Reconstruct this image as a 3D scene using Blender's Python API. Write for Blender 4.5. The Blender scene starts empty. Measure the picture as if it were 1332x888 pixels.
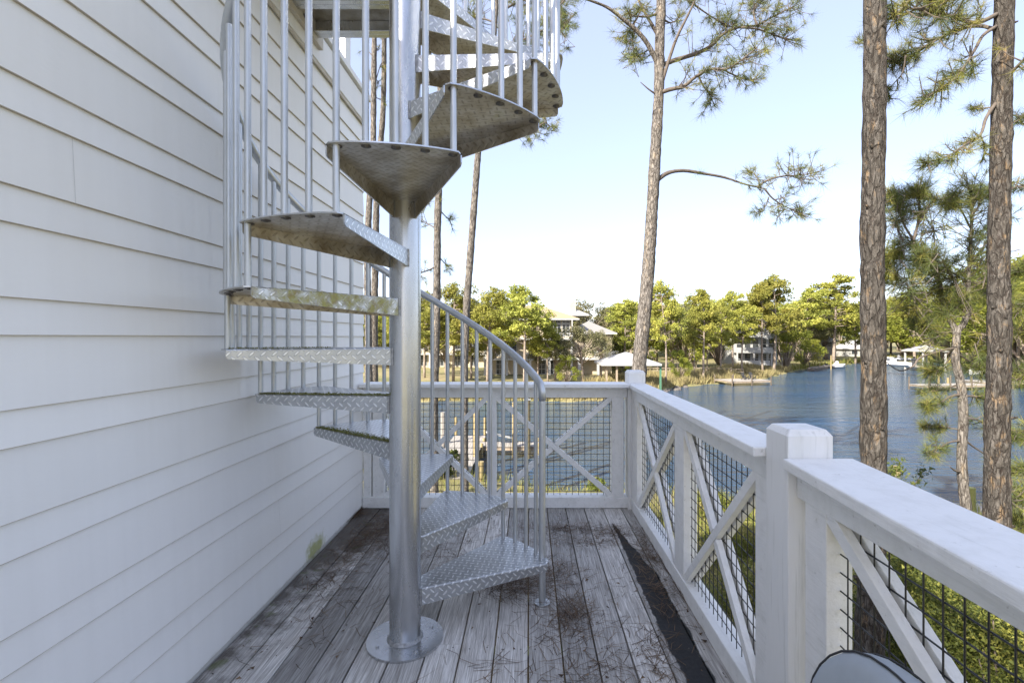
import bpy, math, random
import numpy as np
from mathutils import Vector, Matrix
S = bpy.context.scene
COL = S.collection
R = math.radians
rng = np.random.default_rng(11)
random.seed(11)
EYE = 1.457; F = 639.0; VX = 688.0; VY = 438.0
def P(px, py, d):                       # where a sight line of the survey meets depth d
    return Vector(((px-VX)/F*d, d, EYE-(py-VY)/F*d))

# ------------------------------------------------------------------ mesh builder
class MB:
    def __init__(s): s.v=[]; s.f=[]; s.m=[]; s.uv={}; s.a=[]
    def face(s, idx, m=0, uv=None, a=0.0):
        if uv: s.uv[len(s.f)] = uv
        s.f.append(tuple(idx)); s.m.append(m); s.a.append(a)
    def quad(s, p, m=0, uv=None, a=0.0):
        b=len(s.v); s.v += [tuple(q) for q in p]; s.face(range(b,b+len(p)), m, uv, a)
    def box(s, x0,x1,y0,y1,z0,z1, m=0, a=0.0, M=None):
        b=len(s.v)
        c=[(x0,y0,z0),(x1,y0,z0),(x1,y1,z0),(x0,y1,z0),(x0,y0,z1),(x1,y0,z1),(x1,y1,z1),(x0,y1,z1)]
        if M is not None: c=[tuple(M@Vector(q)) for q in c]
        s.v += c
        for q in ((0,3,2,1),(4,5,6,7),(0,1,5,4),(1,2,6,5),(2,3,7,6),(3,0,4,7)):
            s.face([b+i for i in q], m, None, a)
    def prism(s, poly, z0, z1, m=0, a=0.0):
        n=len(poly); b=len(s.v)
        s.v += [(x,y,z0) for x,y in poly]+[(x,y,z1) for x,y in poly]
        s.face([b+i for i in reversed(range(n))], m,None,a); s.face([b+n+i for i in range(n)], m,None,a)
        for i in range(n):
            j=(i+1)%n; s.face((b+i,b+j,b+n+j,b+n+i), m,None,a)
    def beam(s, p0, p1, w, h, up=(0,0,1), m=0, a=0.0):
        p0=Vector(p0); p1=Vector(p1); d=(p1-p0); L=d.length; d.normalize()
        side=d.cross(Vector(up)).normalized(); u=side.cross(d)
        M=Matrix((( side.x,d.x,u.x,p0.x),(side.y,d.y,u.y,p0.y),(side.z,d.z,u.z,p0.z),(0,0,0,1)))
        s.box(-w/2,w/2,0,L,-h/2,h/2,m,a,M)
    def tube(s, pts, rad, n=10, m=0, cap=True, jit=0.0, a=0.0):
        pts=[Vector(p) for p in pts]; k=len(pts)
        if not hasattr(rad,'__len__'): rad=[rad]*k
        b=len(s.v); ref=None
        for i,p in enumerate(pts):
            t=(pts[min(i+1,k-1)]-pts[max(i-1,0)]).normalized()
            if ref is None:
                ref=Vector((1,0,0)) if abs(t.x)<.8 else Vector((0,1,0))
            ref=(ref-t*ref.dot(t)).normalized(); o=t.cross(ref)
            for j in range(n):
                q=2*math.pi*j/n; r=rad[i]*(1+(random.uniform(-jit,jit) if jit else 0))
                s.v.append(tuple(p+(ref*math.cos(q)+o*math.sin(q))*r))
        for i in range(k-1):
            for j in range(n):
                jj=(j+1)%n; s.face((b+i*n+j,b+i*n+jj,b+(i+1)*n+jj,b+(i+1)*n+j), m,None,a)
        if cap:
            s.face([b+j for j in reversed(range(n))], m,None,a); s.face([b+(k-1)*n+j for j in range(n)], m,None,a)
    def cyl(s, p0, p1, r0, r1=None, n=12, m=0, a=0.0):
        s.tube([p0,p1],[r0,r0 if r1 is None else r1],n,m,True,0,a)
    def build(s, name, mats, parent=None, smooth=False, bevel=0):
        me=bpy.data.meshes.new(name); me.from_pydata(s.v,[],s.f)
        if not isinstance(mats,(list,tuple)): mats=[mats]
        for q in mats: me.materials.append(q)
        me.polygons.foreach_set('material_index', np.array(s.m,dtype=np.int32))
        if s.uv:
            uv=me.uv_layers.new(name='UVMap'); li=0
            for i,f in enumerate(s.f):
                u=s.uv.get(i)
                for j in range(len(f)):
                    uv.data[li+j].uv = u[j] if u else (0,0)
                li+=len(f)
        if any(s.a):
            at=me.attributes.new('v','FLOAT','FACE'); at.data.foreach_set('value', np.array(s.a,dtype=np.float32))
        if smooth:
            me.polygons.foreach_set('use_smooth', np.ones(len(s.f),dtype=bool))
        me.update()
        o=bpy.data.objects.new(name,me); COL.objects.link(o); o.parent=parent
        if smooth and smooth!='all':
            md=o.modifiers.new('es','EDGE_SPLIT'); md.split_angle=R(40)
        if bevel:
            md=o.modifiers.new('bv','BEVEL'); md.width=bevel; md.segments=2; md.limit_method='ANGLE'; md.angle_limit=R(40); md.harden_normals=False
        return o
def tri_mesh(name, V, a, mat, parent=None, extra=None, extra_mat=None):
    """V (n,3,3) triangles, a (n,) per-face value; extra = an MB of twigs in the same mesh"""
    V=V.astype(np.float32); a=np.asarray(a,dtype=np.float32); mi=np.zeros(len(V),np.int32)
    if extra is not None and extra.f:
        ev=np.array(extra.v,np.float32); t=[]
        for f in extra.f:
            for q in range(1,len(f)-1): t.append((f[0],f[q],f[q+1]))
        E=ev[np.array(t)]; V=np.concatenate([V,E]); a=np.concatenate([a,np.full(len(E),.5,np.float32)]); mi=np.concatenate([mi,np.ones(len(E),np.int32)])
    n=len(V); me=bpy.data.meshes.new(name)
    me.vertices.add(n*3); me.vertices.foreach_set('co', V.ravel())
    me.loops.add(n*3); me.loops.foreach_set('vertex_index', np.arange(n*3,dtype=np.int32))
    me.polygons.add(n); me.polygons.foreach_set('loop_start', np.arange(0,n*3,3,dtype=np.int32))
    me.update(calc_edges=True)
    at=me.attributes.new('v','FLOAT','FACE'); at.data.foreach_set('value', a)
    me.materials.append(mat)
    if extra is not None: me.materials.append(extra_mat); me.polygons.foreach_set('material_index',mi)
    me.update()
    o=bpy.data.objects.new(name,me); COL.objects.link(o); o.parent=parent
    return o
def tag(o,label=None,cat=None,group=None,kind=None):
    if label: o['label']=label
    if cat: o['category']=cat
    if group: o['group']=group
    if kind: o['kind']=kind
    return o
def thing(name,label,cat,loc=(0,0,0),group=None,rz=0):
    o=bpy.data.objects.new(name,None); COL.objects.link(o); o.location=loc; o.rotation_euler=(0,0,rz)
    o.empty_display_size=.1
    return tag(o,label,cat,group)
def copy_tree(o,parent=None):
    c=o.copy(); COL.objects.link(c); c.parent=parent
    for ch in o.children: copy_tree(ch,c)
    return c

# ------------------------------------------------------------------ materials
class N:
    def __init__(s,name):
        s.m=bpy.data.materials.new(name); s.m.use_nodes=True; s.t=s.m.node_tree; s.n=s.t.nodes
        s.b=s.n['Principled BSDF']
    def new(s,t,**k):
        q=s.n.new(t)
        for a,b in k.items():
            if isinstance(b,bpy.types.NodeSocket): s.t.links.new(b,q.inputs[a])
            elif a in q.inputs: q.inputs[a].default_value=b
            else: setattr(q,a,b)
        return q
    def link(s,a,b): s.t.links.new(a,b)
    def coord(s,scale=(1,1,1),kind='Object',rot=(0,0,0)):
        tc=s.new('ShaderNodeTexCoord'); mp=s.new('ShaderNodeMapping'); s.link(tc.outputs[kind],mp.inputs[0])
        mp.inputs['Scale'].default_value=scale; mp.inputs['Rotation'].default_value=rot; return mp.outputs[0]
    def noise(s,co,sc,detail=4,rough=.55,dist=0):
        q=s.new('ShaderNodeTexNoise'); s.link(co,q.inputs['Vector']); q.inputs['Scale'].default_value=sc
        q.inputs['Detail'].default_value=detail; q.inputs['Roughness'].default_value=rough; q.inputs['Distortion'].default_value=dist
        return q.outputs['Fac']
    def ramp(s,fac,stops,interp='LINEAR'):
        q=s.new('ShaderNodeValToRGB'); s.link(fac,q.inputs[0]); r=q.color_ramp; r.interpolation=interp
        while len(r.elements)<len(stops): r.elements.new(.5)
        for e,(p,c) in zip(r.elements,stops):
            e.position=p; e.color=(c,c,c,1) if not hasattr(c,'__len__') else (*c,1)
        return q.outputs[0]
    def math(s,op,a,b=None,c=None):
        q=s.new('ShaderNodeMath',operation=op)
        for i,x in enumerate((a,b,c)):
            if x is None: continue
            if isinstance(x,bpy.types.NodeSocket): s.link(x,q.inputs[i])
            else: q.inputs[i].default_value=x
        return q.outputs[0]
    def mix(s,f,a,b,mode='MIX'):
        q=s.new('ShaderNodeMix',data_type='RGBA',blend_type=mode)
        for i,x in ((0,f),(6,a),(7,b)):
            if isinstance(x,bpy.types.NodeSocket): s.link(x,q.inputs[i])
            else: q.inputs[i].default_value=(*x,1) if hasattr(x,'__len__') else x
        return q.outputs[2]
    def bump(s,h,strength=.3,dist=.01,normal=None):
        q=s.new('ShaderNodeBump'); s.link(h,q.inputs['Height']); q.inputs['Strength'].default_value=strength
        q.inputs['Distance'].default_value=dist
        if normal: s.link(normal,q.inputs['Normal'])
        s.link(q.outputs[0],s.b.inputs['Normal']); return q.outputs[0]
    def col(s,c):
        if isinstance(c,bpy.types.NodeSocket): s.link(c,s.b.inputs['Base Color'])
        else: s.b.inputs['Base Color'].default_value=(*c,1)
    def set(s,**k):
        for a,b in k.items():
            i=s.b.inputs[a.replace('_',' ')]
            if isinstance(b,bpy.types.NodeSocket): s.link(b,i)
            else: i.default_value=b
    def attr(s,name='v'):
        return s.new('ShaderNodeAttribute',attribute_name=name).outputs['Fac']
def simple(name,c1,c2=None,sc=6,rough=.6,metal=0,bump=0,scale=(1,1,1),bd=.005,spec=.5):
    n=N(name); co=n.coord(scale); f=n.noise(co,sc,5)
    n.col(n.ramp(f,[(.3,c1),(.7,c2 or c1)])); n.set(Roughness=rough,Metallic=metal)
    n.b.inputs['Specular IOR Level'].default_value=spec
    if bump: n.bump(n.noise(co,sc*6,5),bump,bd)
    return n.m
M={}
# white painted siding
n=N('siding_paint'); co=n.coord((1,1,1)); st=n.coord((1,9,.35))
f=n.noise(st,2.2,4,.6); g=n.noise(co,1.1,3)
base=n.mix(n.ramp(f,[(.35,0.),(.75,.6)]),(.88,.865,.83),(.83,.815,.78))
base=n.mix(n.ramp(g,[(.4,0.),(.8,.5)]),base,(.85,.84,.82))
# algae patch low on the wall near the deck
geo=n.new('ShaderNodeNewGeometry'); sx=n.new('ShaderNodeSeparateXYZ'); n.link(geo.outputs['Position'],sx.inputs[0])
dy=n.math('DIVIDE',n.math('SUBTRACT',sx.outputs[1],3.27),.17); dz=n.math('DIVIDE',n.math('SUBTRACT',sx.outputs[2],.05),.09)
rr=n.math('SQRT',n.math('ADD',n.math('MULTIPLY',dy,dy),n.math('MULTIPLY',dz,dz)))
nz=n.noise(co,22,4); ms=n.math('ADD',n.math('SUBTRACT',1.15,rr),n.math('MULTIPLY',n.math('SUBTRACT',nz,.5),1.6))
base=n.mix(n.ramp(ms,[(.15,0.),(.8,.85)]),base,(.36,.37,.10))
# grime in a thin line at the deck
gz=n.math('SUBTRACT',.035,n.math('ADD',sx.outputs[2],n.math('MULTIPLY',n.math('SUBTRACT',nz,.5),.05)))
base=n.mix(n.math('MULTIPLY',n.ramp(gz,[(0,0.),(.02,1.)]),.35),base,(.28,.26,.2))
tv=n.new('ShaderNodeVectorMath',operation='MULTIPLY'); n.link(base,tv.inputs[0]); n.link(n.ramp(n.attr('v'),[(0,.955),(1,1.03)]),tv.inputs[1])
n.col(tv.outputs[0]); n.set(Roughness=.5); n.bump(n.math('ADD',n.noise(n.coord((1,30,60)),1.0,3),n.noise(n.coord((1,1.2,1.2)),2.0,3)),.12,.006); M['siding']=n.m
M['seam']=simple('siding_seam',(.62,.62,.60),rough=.8)
M['lapedge']=simple('grimy_lap_shadow',(.40,.34,.26),(.55,.50,.42),7,.8)  # grime and the lap shadow line both put into this tan
M['trim_tan']=simple('aged_trim_and_shadow',(.62,.58,.50),(.50,.44,.36),8,.7)
# painted rail wood
n=N('rail_paint'); co=n.coord(); f=n.noise(n.coord((3,3,3)),5,6,.65); g=n.noise(co,1.3,3)
c=n.mix(n.ramp(f,[(.45,0.),(.72,.55)]),(.85,.84,.81),(.69,.68,.64)); c=n.mix(n.ramp(n.noise(co,38,5,.7),[(.63,0.),(.72,.55)]),c,(.36,.34,.28))
c=n.mix(n.ramp(n.noise(n.coord((9,.8,9)),4,6,.7),[(.56,0.),(.72,.4)]),c,(.52,.52,.47))
n.col(c); n.set(Roughness=.5); n.bump(n.noise(n.coord((14,1.4,14)),6,5,.6),.45,.004); M['rail']=n.m
# weathered post paint with vertical cracks
n=N('post_paint'); co=n.coord((1,1,.05)); f=n.noise(co,60,5,.6)
g=n.noise(n.coord((1,1,.3)),9,4)
c=n.mix(n.ramp(f,[(.56,0.),(.7,.5)]),(.82,.81,.78),(.50,.50,.46)); c=n.mix(n.ramp(g,[(.55,0.),(.8,.4)]),c,(.60,.60,.52))
n.col(c); n.set(Roughness=.55); n.bump(f,.45,.004); M['post']=n.m
# deck wood
n=N('deck_wood'); v=n.attr('v'); cx=n.new('ShaderNodeCombineXYZ'); n.link(n.math('MULTIPLY',v,37.),cx.inputs[1]); n.link(n.math('MULTIPLY',v,11.),cx.inputs[0])
tc=n.new('ShaderNodeTexCoord'); va=n.new('ShaderNodeVectorMath',operation='ADD'); n.link(tc.outputs['Object'],va.inputs[0]); n.link(cx.outputs[0],va.inputs[1])
mp=n.new('ShaderNodeMapping'); n.link(va.outputs[0],mp.inputs[0]); mp.inputs['Scale'].default_value=(26,1.5,10)
g1=n.noise(mp.outputs[0],2.2,7,.65,1.2); mp2=n.new('ShaderNodeMapping'); n.link(va.outputs[0],mp2.inputs[0]); mp2.inputs['Scale'].default_value=(90,3,40)
g2=n.noise(mp2.outputs[0],2.,5,.6); g3=n.noise(va.outputs[0],3.2,5,.6)
c=n.ramp(g1,[(.22,(.14,.13,.12)),(.40,(.33,.32,.31)),(.58,(.47,.465,.46)),(.8,(.60,.595,.59))])
c=n.mix(n.ramp(g2,[(.35,.6),(.6,0.)]),c,(.11,.10,.09))
c=n.mix(n.ramp(g3,[(.55,0.),(.8,.4)]),c,(.22,.175,.13))
tone=n.ramp(n.math('FRACT',n.math('MULTIPLY',v,7.31)),[(0,.88),(1,2.0)])
cc=n.new('ShaderNodeVectorMath',operation='MULTIPLY'); n.link(c,cc.inputs[0]); n.link(tone,cc.inputs[1]); c=cc.outputs[0]
c=n.mix(1.,c,(1.,.975,.93),'MULTIPLY')
sp=n.new('ShaderNodeSeparateXYZ'); n.link(tc.outputs['Object'],sp.inputs[0]); X,Y=sp.outputs[0],sp.outputs[1]
# dirt and moss against the house wall
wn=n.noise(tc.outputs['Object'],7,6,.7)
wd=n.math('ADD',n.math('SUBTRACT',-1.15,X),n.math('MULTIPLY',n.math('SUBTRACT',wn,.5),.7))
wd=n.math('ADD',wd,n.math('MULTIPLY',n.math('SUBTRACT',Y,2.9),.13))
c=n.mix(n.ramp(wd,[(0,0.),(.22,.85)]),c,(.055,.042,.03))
gm=n.math('MULTIPLY',n.ramp(wd,[(-.0,0.),(.1,1.)]),n.ramp(n.noise(tc.outputs['Object'],9,4),[(.58,0.),(.68,.6)]))
c=n.mix(gm,c,(.10,.13,.03))
# spilled tar-black strip along the rail
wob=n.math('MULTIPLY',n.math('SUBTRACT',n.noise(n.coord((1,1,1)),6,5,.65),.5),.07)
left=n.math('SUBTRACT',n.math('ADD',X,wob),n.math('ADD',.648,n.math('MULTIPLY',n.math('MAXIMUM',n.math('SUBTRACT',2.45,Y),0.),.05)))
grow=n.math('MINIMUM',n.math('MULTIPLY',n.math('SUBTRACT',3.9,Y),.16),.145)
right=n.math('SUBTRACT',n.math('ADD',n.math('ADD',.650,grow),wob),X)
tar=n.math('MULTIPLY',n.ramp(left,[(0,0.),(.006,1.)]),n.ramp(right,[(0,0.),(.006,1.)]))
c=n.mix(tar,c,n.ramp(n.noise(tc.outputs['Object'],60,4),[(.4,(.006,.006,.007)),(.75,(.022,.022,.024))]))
n.col(c); n.set(Roughness=n.math('SUBTRACT',.75,n.math('MULTIPLY',tar,.12)))
n.bump(n.math('ADD',g1,n.math('MULTIPLY',g2,.6)),.55,.004); M['deck']=n.m
M['under']=simple('joist_wood',(.16,.13,.09),(.24,.2,.15),4,.8,bump=.3)
# galvanised steel
def galv(name,base=(.52,.54,.56),rough=.36,spangle=True,stretch=(1,1,1),metal=.85):
    n=N(name); co=n.coord(stretch); f=n.noise(co,9,5,.6)
    c=n.mix(n.ramp(f,[(.35,0.),(.7,.8)]),base,tuple(x*.78 for x in base))
    vo=n.new('ShaderNodeTexVoronoi'); n.link(co,vo.inputs[0]); vo.inputs['Scale'].default_value=70
    sp_=n.new('ShaderNodeSeparateColor'); n.link(vo.outputs['Color'],sp_.inputs[0])
    c=n.mix(n.math('MULTIPLY',sp_.outputs[0],.14),c,(.75,.77,.8))
    n.col(c); n.set(Metallic=metal,Roughness=n.math('ADD',rough-.06,n.math('MULTIPLY',f,.16)))
    n.bump(n.noise(co,14,4),.08,.004); return n.m
M['steel']=galv('galvanised_steel',(.56,.57,.58),.25,stretch=(1,1,.25),metal=.92); M['tube']=galv('galvanised_tube',(.60,.62,.63),.42,stretch=(1,1,.3))
def diamond(name,moss=0,base=(.54,.555,.57),stain_reflect=False):
    n=N(name); uvn=n.new('ShaderNodeTexCoord'); mp=n.new('ShaderNodeMapping'); n.link(uvn.outputs['UV'],mp.inputs[0])
    mp.inputs['Scale'].default_value=(33,33,33); mp.inputs['Rotation'].default_value=(0,0,R(45))
    s3=n.new('ShaderNodeSeparateXYZ'); n.link(mp.outputs[0],s3.inputs[0]); u,v=s3.outputs[0],s3.outputs[1]
    par=n.math('FLOORED_MODULO',n.math('ADD',n.math('FLOOR',u),n.math('FLOOR',v)),2.)
    fu=n.math('SUBTRACT',n.math('FRACT',u),.5); fv=n.math('SUBTRACT',n.math('FRACT',v),.5)
    def mixf(p,a,b): return n.math('ADD',n.math('MULTIPLY',p,a),n.math('MULTIPLY',n.math('SUBTRACT',1.,p),b))
    A=mixf(par,fu,fv); B=mixf(par,fv,fu)
    q=n.math('ADD',n.math('POWER',n.math('ABSOLUTE',n.math('DIVIDE',A,.55)),2.),n.math('POWER',n.math('ABSOLUTE',n.math('DIVIDE',B,.16)),2.))
    h=n.ramp(n.math('SUBTRACT',1.,q),[(0,0.),(.6,1.)],'EASE')
    co=n.coord(); f=n.noise(co,8,5,.65)
    c=n.mix(n.ramp(f,[(.35,0.),(.7,.8)]),base,tuple(x*.70 for x in base))
    c=n.mix(n.math('MULTIPLY',h,.85),c,(.9,.91,.92))
    met=.8; r=n.math('ADD',.22,n.math('MULTIPLY',f,.2))
    if stain_reflect:
        c=n.ramp(f,[(.3,(.32,.27,.20)),(.46,(.50,.45,.37)),(.62,(.66,.63,.58)),(.8,(.46,.43,.22))])  # dirt brown with the deck's warm reflection put into the colour
        c=n.mix(n.math('MULTIPLY',h,.42),c,(.22,.18,.13)); r=n.math('ADD',.26,n.math('MULTIPLY',f,.25)); h=n.math('MULTIPLY',h,-.6)
    if moss:
        mf=n.ramp(n.noise(n.coord((1,1,1)),16,6,.7),[(.38,0.),(.62,moss)])
        c=n.mix(mf,c,n.ramp(n.noise(co,30,4),[(.35,(.30,.24,.09)),(.55,(.38,.36,.10)),(.75,(.22,.17,.09))]))
        met=n.math('MULTIPLY',n.math('SUBTRACT',1.,mf),.8); r=n.math('ADD',r,n.math('MULTIPLY',mf,.35))
    n.col(c); n.set(Metallic=met,Roughness=r)
    n.bump(n.math('ADD',h,n.math('MULTIPLY',f,.15)),.9,.0022); return n.m
M['plate']=diamond('diamond_plate'); M['plate_moss']=diamond('mossy_diamond_plate',.95)
M['stain_reflect']=diamond('underside_stain_and_reflection',stain_reflect=True)
M['weld']=simple('weld_bead',(.22,.22,.22),(.5,.5,.5),60,.35,.8,.5)
M['bolt']=simple('zinc_bolt',(.07,.06,.055),(.16,.15,.14),40,.5,.5)
M['wire']=simple('black_coated_wire',(.015,.015,.016),(.03,.03,.03),20,.45)
M['moss']=simple('moss',(.14,.13,.05),(.30,.31,.08),60,.95)
# bark
def bark(name,a,b,c3,sc=1.0,bd=.03):
    n=N(name); co=n.coord((1,1,.30)); 
    def warp(amt,fs,src):
        nz=n.new('ShaderNodeTexNoise'); n.link(src,nz.inputs['Vector']); nz.inputs['Scale'].default_value=fs; nz.inputs['Detail'].default_value=4
        sb=n.new('ShaderNodeVectorMath',operation='SUBTRACT'); n.link(nz.outputs['Color'],sb.inputs[0]); sb.inputs[1].default_value=(.5,.5,.5)
        sc_=n.new('ShaderNodeVectorMath',operation='SCALE'); n.link(sb.outputs[0],sc_.inputs[0]); sc_.inputs['Scale'].default_value=amt
        ad=n.new('ShaderNodeVectorMath',operation='ADD'); n.link(src,ad.inputs[0]); n.link(sc_.outputs[0],ad.inputs[1]); return ad.outputs[0]
    w1=warp(.10/sc,9*sc,co); w2=warp(.05/sc,34*sc,w1)
    vo=n.new('ShaderNodeTexVoronoi',feature='DISTANCE_TO_EDGE'); n.link(w2,vo.inputs[0]); vo.inputs['Scale'].default_value=15*sc
    rid=n.noise(w2,22*sc,6,.7)
    big=n.noise(n.coord((1,1,.5)),5*sc,5,.65)
    col=n.ramp(rid,[(.30,tuple(x*.45 for x in a)),(.45,a),(.6,b),(.75,tuple(x*1.25 for x in b))])
    col=n.mix(n.ramp(n.noise(co,11*sc,5,.7),[(.56,0.),(.66,.75)]),col,c3)
    col=n.mix(n.ramp(big,[(.5,0.),(.75,.5)]),col,tuple(x*.6 for x in a))
    crack=n.math('MULTIPLY',n.ramp(vo.outputs['Distance'],[(.0,1.),(.10,0.)]),n.ramp(n.noise(co,7*sc,3),[(.35,.95),(.65,.35)]))
    col=n.mix(crack,col,(.03,.022,.018))
    n.col(col); n.set(Roughness=.95); n.b.inputs['Specular IOR Level'].default_value=.15
    h=n.math('ADD',n.math('MULTIPLY',n.ramp(vo.outputs['Distance'],[(0,0.),(.16,1.)]),.7),n.math('MULTIPLY',rid,1.3))
    n.bump(h,1.,bd); return n.m
M['bark']=bark('pine_bark',(.062,.055,.047),(.125,.113,.100),(.23,.155,.085),.9,.035)
M['bark2']=bark('grey_pine_bark',(.125,.112,.098),(.24,.218,.195),(.28,.22,.15),1.0,.02)
M['bark_far']=simple('distant_bark',(.16,.12,.09),(.30,.25,.2),3,.9)
M['twig']=simple('twig_bark',(.07,.056,.045),(.13,.105,.085),12,.9)
def leaf(name,stops,trans=.35,hue=0.0,rough=.6):
    n=N(name); v=n.attr('v'); c=n.ramp(v,stops)
    if hue:
        oi=n.new('ShaderNodeObjectInfo'); hs=n.new('ShaderNodeHueSaturation'); n.link(c,hs.inputs['Color'])
        n.link(n.math('ADD',.5-hue*.15,n.math('MULTIPLY',oi.outputs['Random'],hue*.9)),hs.inputs['Hue'])
        n.link(n.math('ADD',.85,n.math('MULTIPLY',oi.outputs['Random'],.4)),hs.inputs['Value']); c=hs.outputs[0]
    n.col(c); n.set(Roughness=rough); n.b.inputs['Specular IOR Level'].default_value=.25
    tr=n.new('ShaderNodeBsdfTranslucent'); n.link(c,tr.inputs[0]); mx=n.new('ShaderNodeMixShader'); mx.inputs[0].default_value=trans
    out=n.n['Material Output']; n.link(n.b.outputs[0],mx.inputs[1]); n.link(tr.outputs[0],mx.inputs[2]); n.link(mx.outputs[0],out.inputs[0])
    return n.m
M['needle']=leaf('pine_needles',[(0,(.055,.072,.032)),(.45,(.115,.145,.042)),(.75,(.28,.27,.055)),(1,(.32,.27,.08))],.3)
M['far_pine']=leaf('distant_pine_foliage',[(0,(.14,.15,.03)),(.5,(.265,.26,.05)),(1,(.38,.34,.075))],.3,.025)
M['far_lime']=leaf('spring_foliage',[(0,(.13,.15,.025)),(.5,(.20,.22,.03)),(1,(.28,.27,.045))],.4,.01)
M['far_oak']=leaf('oak_foliage',[(0,(.09,.09,.04)),(.5,(.16,.155,.075)),(1,(.23,.20,.10))],.3,.01)
M['shrub']=leaf('shrub_foliage',[(0,(.04,.055,.014)),(.5,(.115,.135,.028)),(1,(.27,.26,.055))],.35)
M['reed']=leaf('dry_marsh_grass',[(0,(.20,.16,.08)),(.5,(.34,.28,.14)),(1,(.44,.40,.18))],.35)
M['grass']=leaf('green_yellow_grass',[(0,(.10,.13,.025)),(.5,(.22,.23,.05)),(1,(.40,.34,.14))],.35)
M['litter']=leaf('brown_needles',[(0,(.055,.035,.022)),(.6,(.13,.08,.045)),(1,(.25,.17,.10))],.1)
# ground
n=N('bank_ground'); co=n.coord(); f=n.noise(co,.12,5,.6); g=n.noise(co,1.8,5,.7)
c=n.ramp(f,[(.35,(.13,.14,.04)),(.5,(.26,.23,.09)),(.62,(.33,.27,.14)),(.75,(.20,.15,.09))])
c=n.mix(n.ramp(g,[(.4,0.),(.7,.7)]),c,(.09,.075,.04))
n.col(c); n.set(Roughness=.95); n.bump(g,.6,.1); M['ground']=n.m
# water
n=N('river_water'); tc=n.new('ShaderNodeTexCoord')
mp=n.new('ShaderNodeMapping'); n.link(tc.outputs['Object'],mp.inputs[0]); mp.inputs['Scale'].default_value=(.34,1.25,1); mp.inputs['Rotation'].default_value=(0,0,R(-10))
a=n.noise(mp.outputs[0],2.4,5,.6,0.)
mp=n.new('ShaderNodeMapping'); n.link(tc.outputs['Object'],mp.inputs[0]); mp.inputs['Scale'].default_value=(.03,.12,1)
b=n.noise(mp.outputs[0],1.,3)
n.col(n.ramp(b,[(.4,(.026,.062,.118)),(.62,(.05,.08,.115))])); n.set(Roughness=.07,IOR=1.333)
mq=n.new('ShaderNodeMapping'); n.link(tc.outputs['Object'],mq.inputs[0]); mq.inputs['Scale'].default_value=(.22,.9,1); a2=n.noise(mq.outputs[0],.9,3,.5,0.); n.bump(n.math('ADD',n.math('MULTIPLY',a,n.ramp(b,[(.35,.5),(.6,1.)])),n.math('MULTIPLY',a2,1.1)),1.,.55); M['water']=n.m
# misc
M['cream']=simple('cream_stucco',(.40,.34,.24),(.45,.39,.28),2,.85)
M['white']=simple('white_trim',(.38,.38,.36),(.32,.32,.31),4,.6)
M['tanroof']=simple('tan_shingles',(.27,.215,.13),(.33,.27,.17),30,.9)
M['greyroof']=simple('grey_shingles',(.20,.19,.18),(.27,.26,.245),30,.9)
M['whitroof']=simple('white_metal_roof',(.40,.40,.395),(.33,.33,.33),3,.45)
M['glass']=simple('window_glass',(.03,.035,.04),(.05,.055,.06),2,.08)
M['brown']=simple('weathered_timber',(.22,.17,.12),(.34,.28,.21),6,.85,bump=.3)
M['dockwood']=simple('sun_bleached_planks',(.26,.235,.20),(.38,.35,.31),5,.85,bump=.3,scale=(1,8,1))
M['pile']=simple('piling_wood',(.20,.15,.07),(.32,.26,.13),9,.9,bump=.4,scale=(1,1,.3))
M['darkpile']=simple('dark_wet_piling',(.07,.055,.04),(.14,.115,.085),9,.9)
M['green']=simple('green_paint',(.05,.14,.09),(.07,.17,.1),5,.6)
M['dark']=simple('dark_plastic',(.03,.03,.032),(.05,.05,.05),5,.5)
M['hull']=simple('boat_gelcoat',(.76,.77,.78),(.7,.71,.72),4,.25)
M['cushion']=simple('pale_grey_fabric',(.30,.33,.35),(.38,.41,.43),9,.9,bump=.15,bd=.002)
M['piping']=simple('black_piping',(.02,.02,.022),(.04,.04,.04),9,.7)
M['chairframe']=simple('white_powder_coat',(.72,.74,.76),(.68,.70,.72),6,.35)
M['stone']=simple('dark_bank_stone',(.07,.065,.06),(.16,.14,.12),3,.9,bump=.6,bd=.05)
# ================================================================== HOUSE WITH LAPPED SIDING
WX=-1.43; HY0,HY1=-4.5,4.23; HX0=-13.0
house=thing('beach_house','white lap sided house wall beside the deck and spiral stair','house',(WX,HY1,0))
def at_house(o): o.location=tuple(-Vector(house.location)); return o
mb=MB()
laps=[]; z=1.461; k=0
zz=z
down=[.2046,.104]; 
while zz>-4.3:
    nx=zz-down[k%2]; laps.append((nx,zz)); zz=nx; k+=1
zz=z;k=0
while zz<3.27:
    nx=zz+[.104,.2046][k%2]; laps.append((zz,min(nx,3.275))); zz=nx; k+=1
laps.sort()
for z0,z1 in laps:
    o=.0115
    mb.quad([(WX+o,HY0,z0),(WX+o,HY1,z0),(WX+.001,HY1,z1),(WX+.001,HY0,z1)],0,None,random.random())
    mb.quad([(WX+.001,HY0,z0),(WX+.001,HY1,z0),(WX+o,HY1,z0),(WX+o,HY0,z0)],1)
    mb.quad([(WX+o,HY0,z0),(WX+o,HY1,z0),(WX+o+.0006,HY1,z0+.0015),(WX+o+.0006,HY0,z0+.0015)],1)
    mb.quad([(WX-.02,HY1,z0),(WX+.001,HY1,z1),(WX+o,HY1,z0)])
mb.box(HX0,WX-.002,HY0,HY1-.002,-4.4,3.50)
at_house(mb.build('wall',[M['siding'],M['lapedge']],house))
mb=MB()
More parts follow.
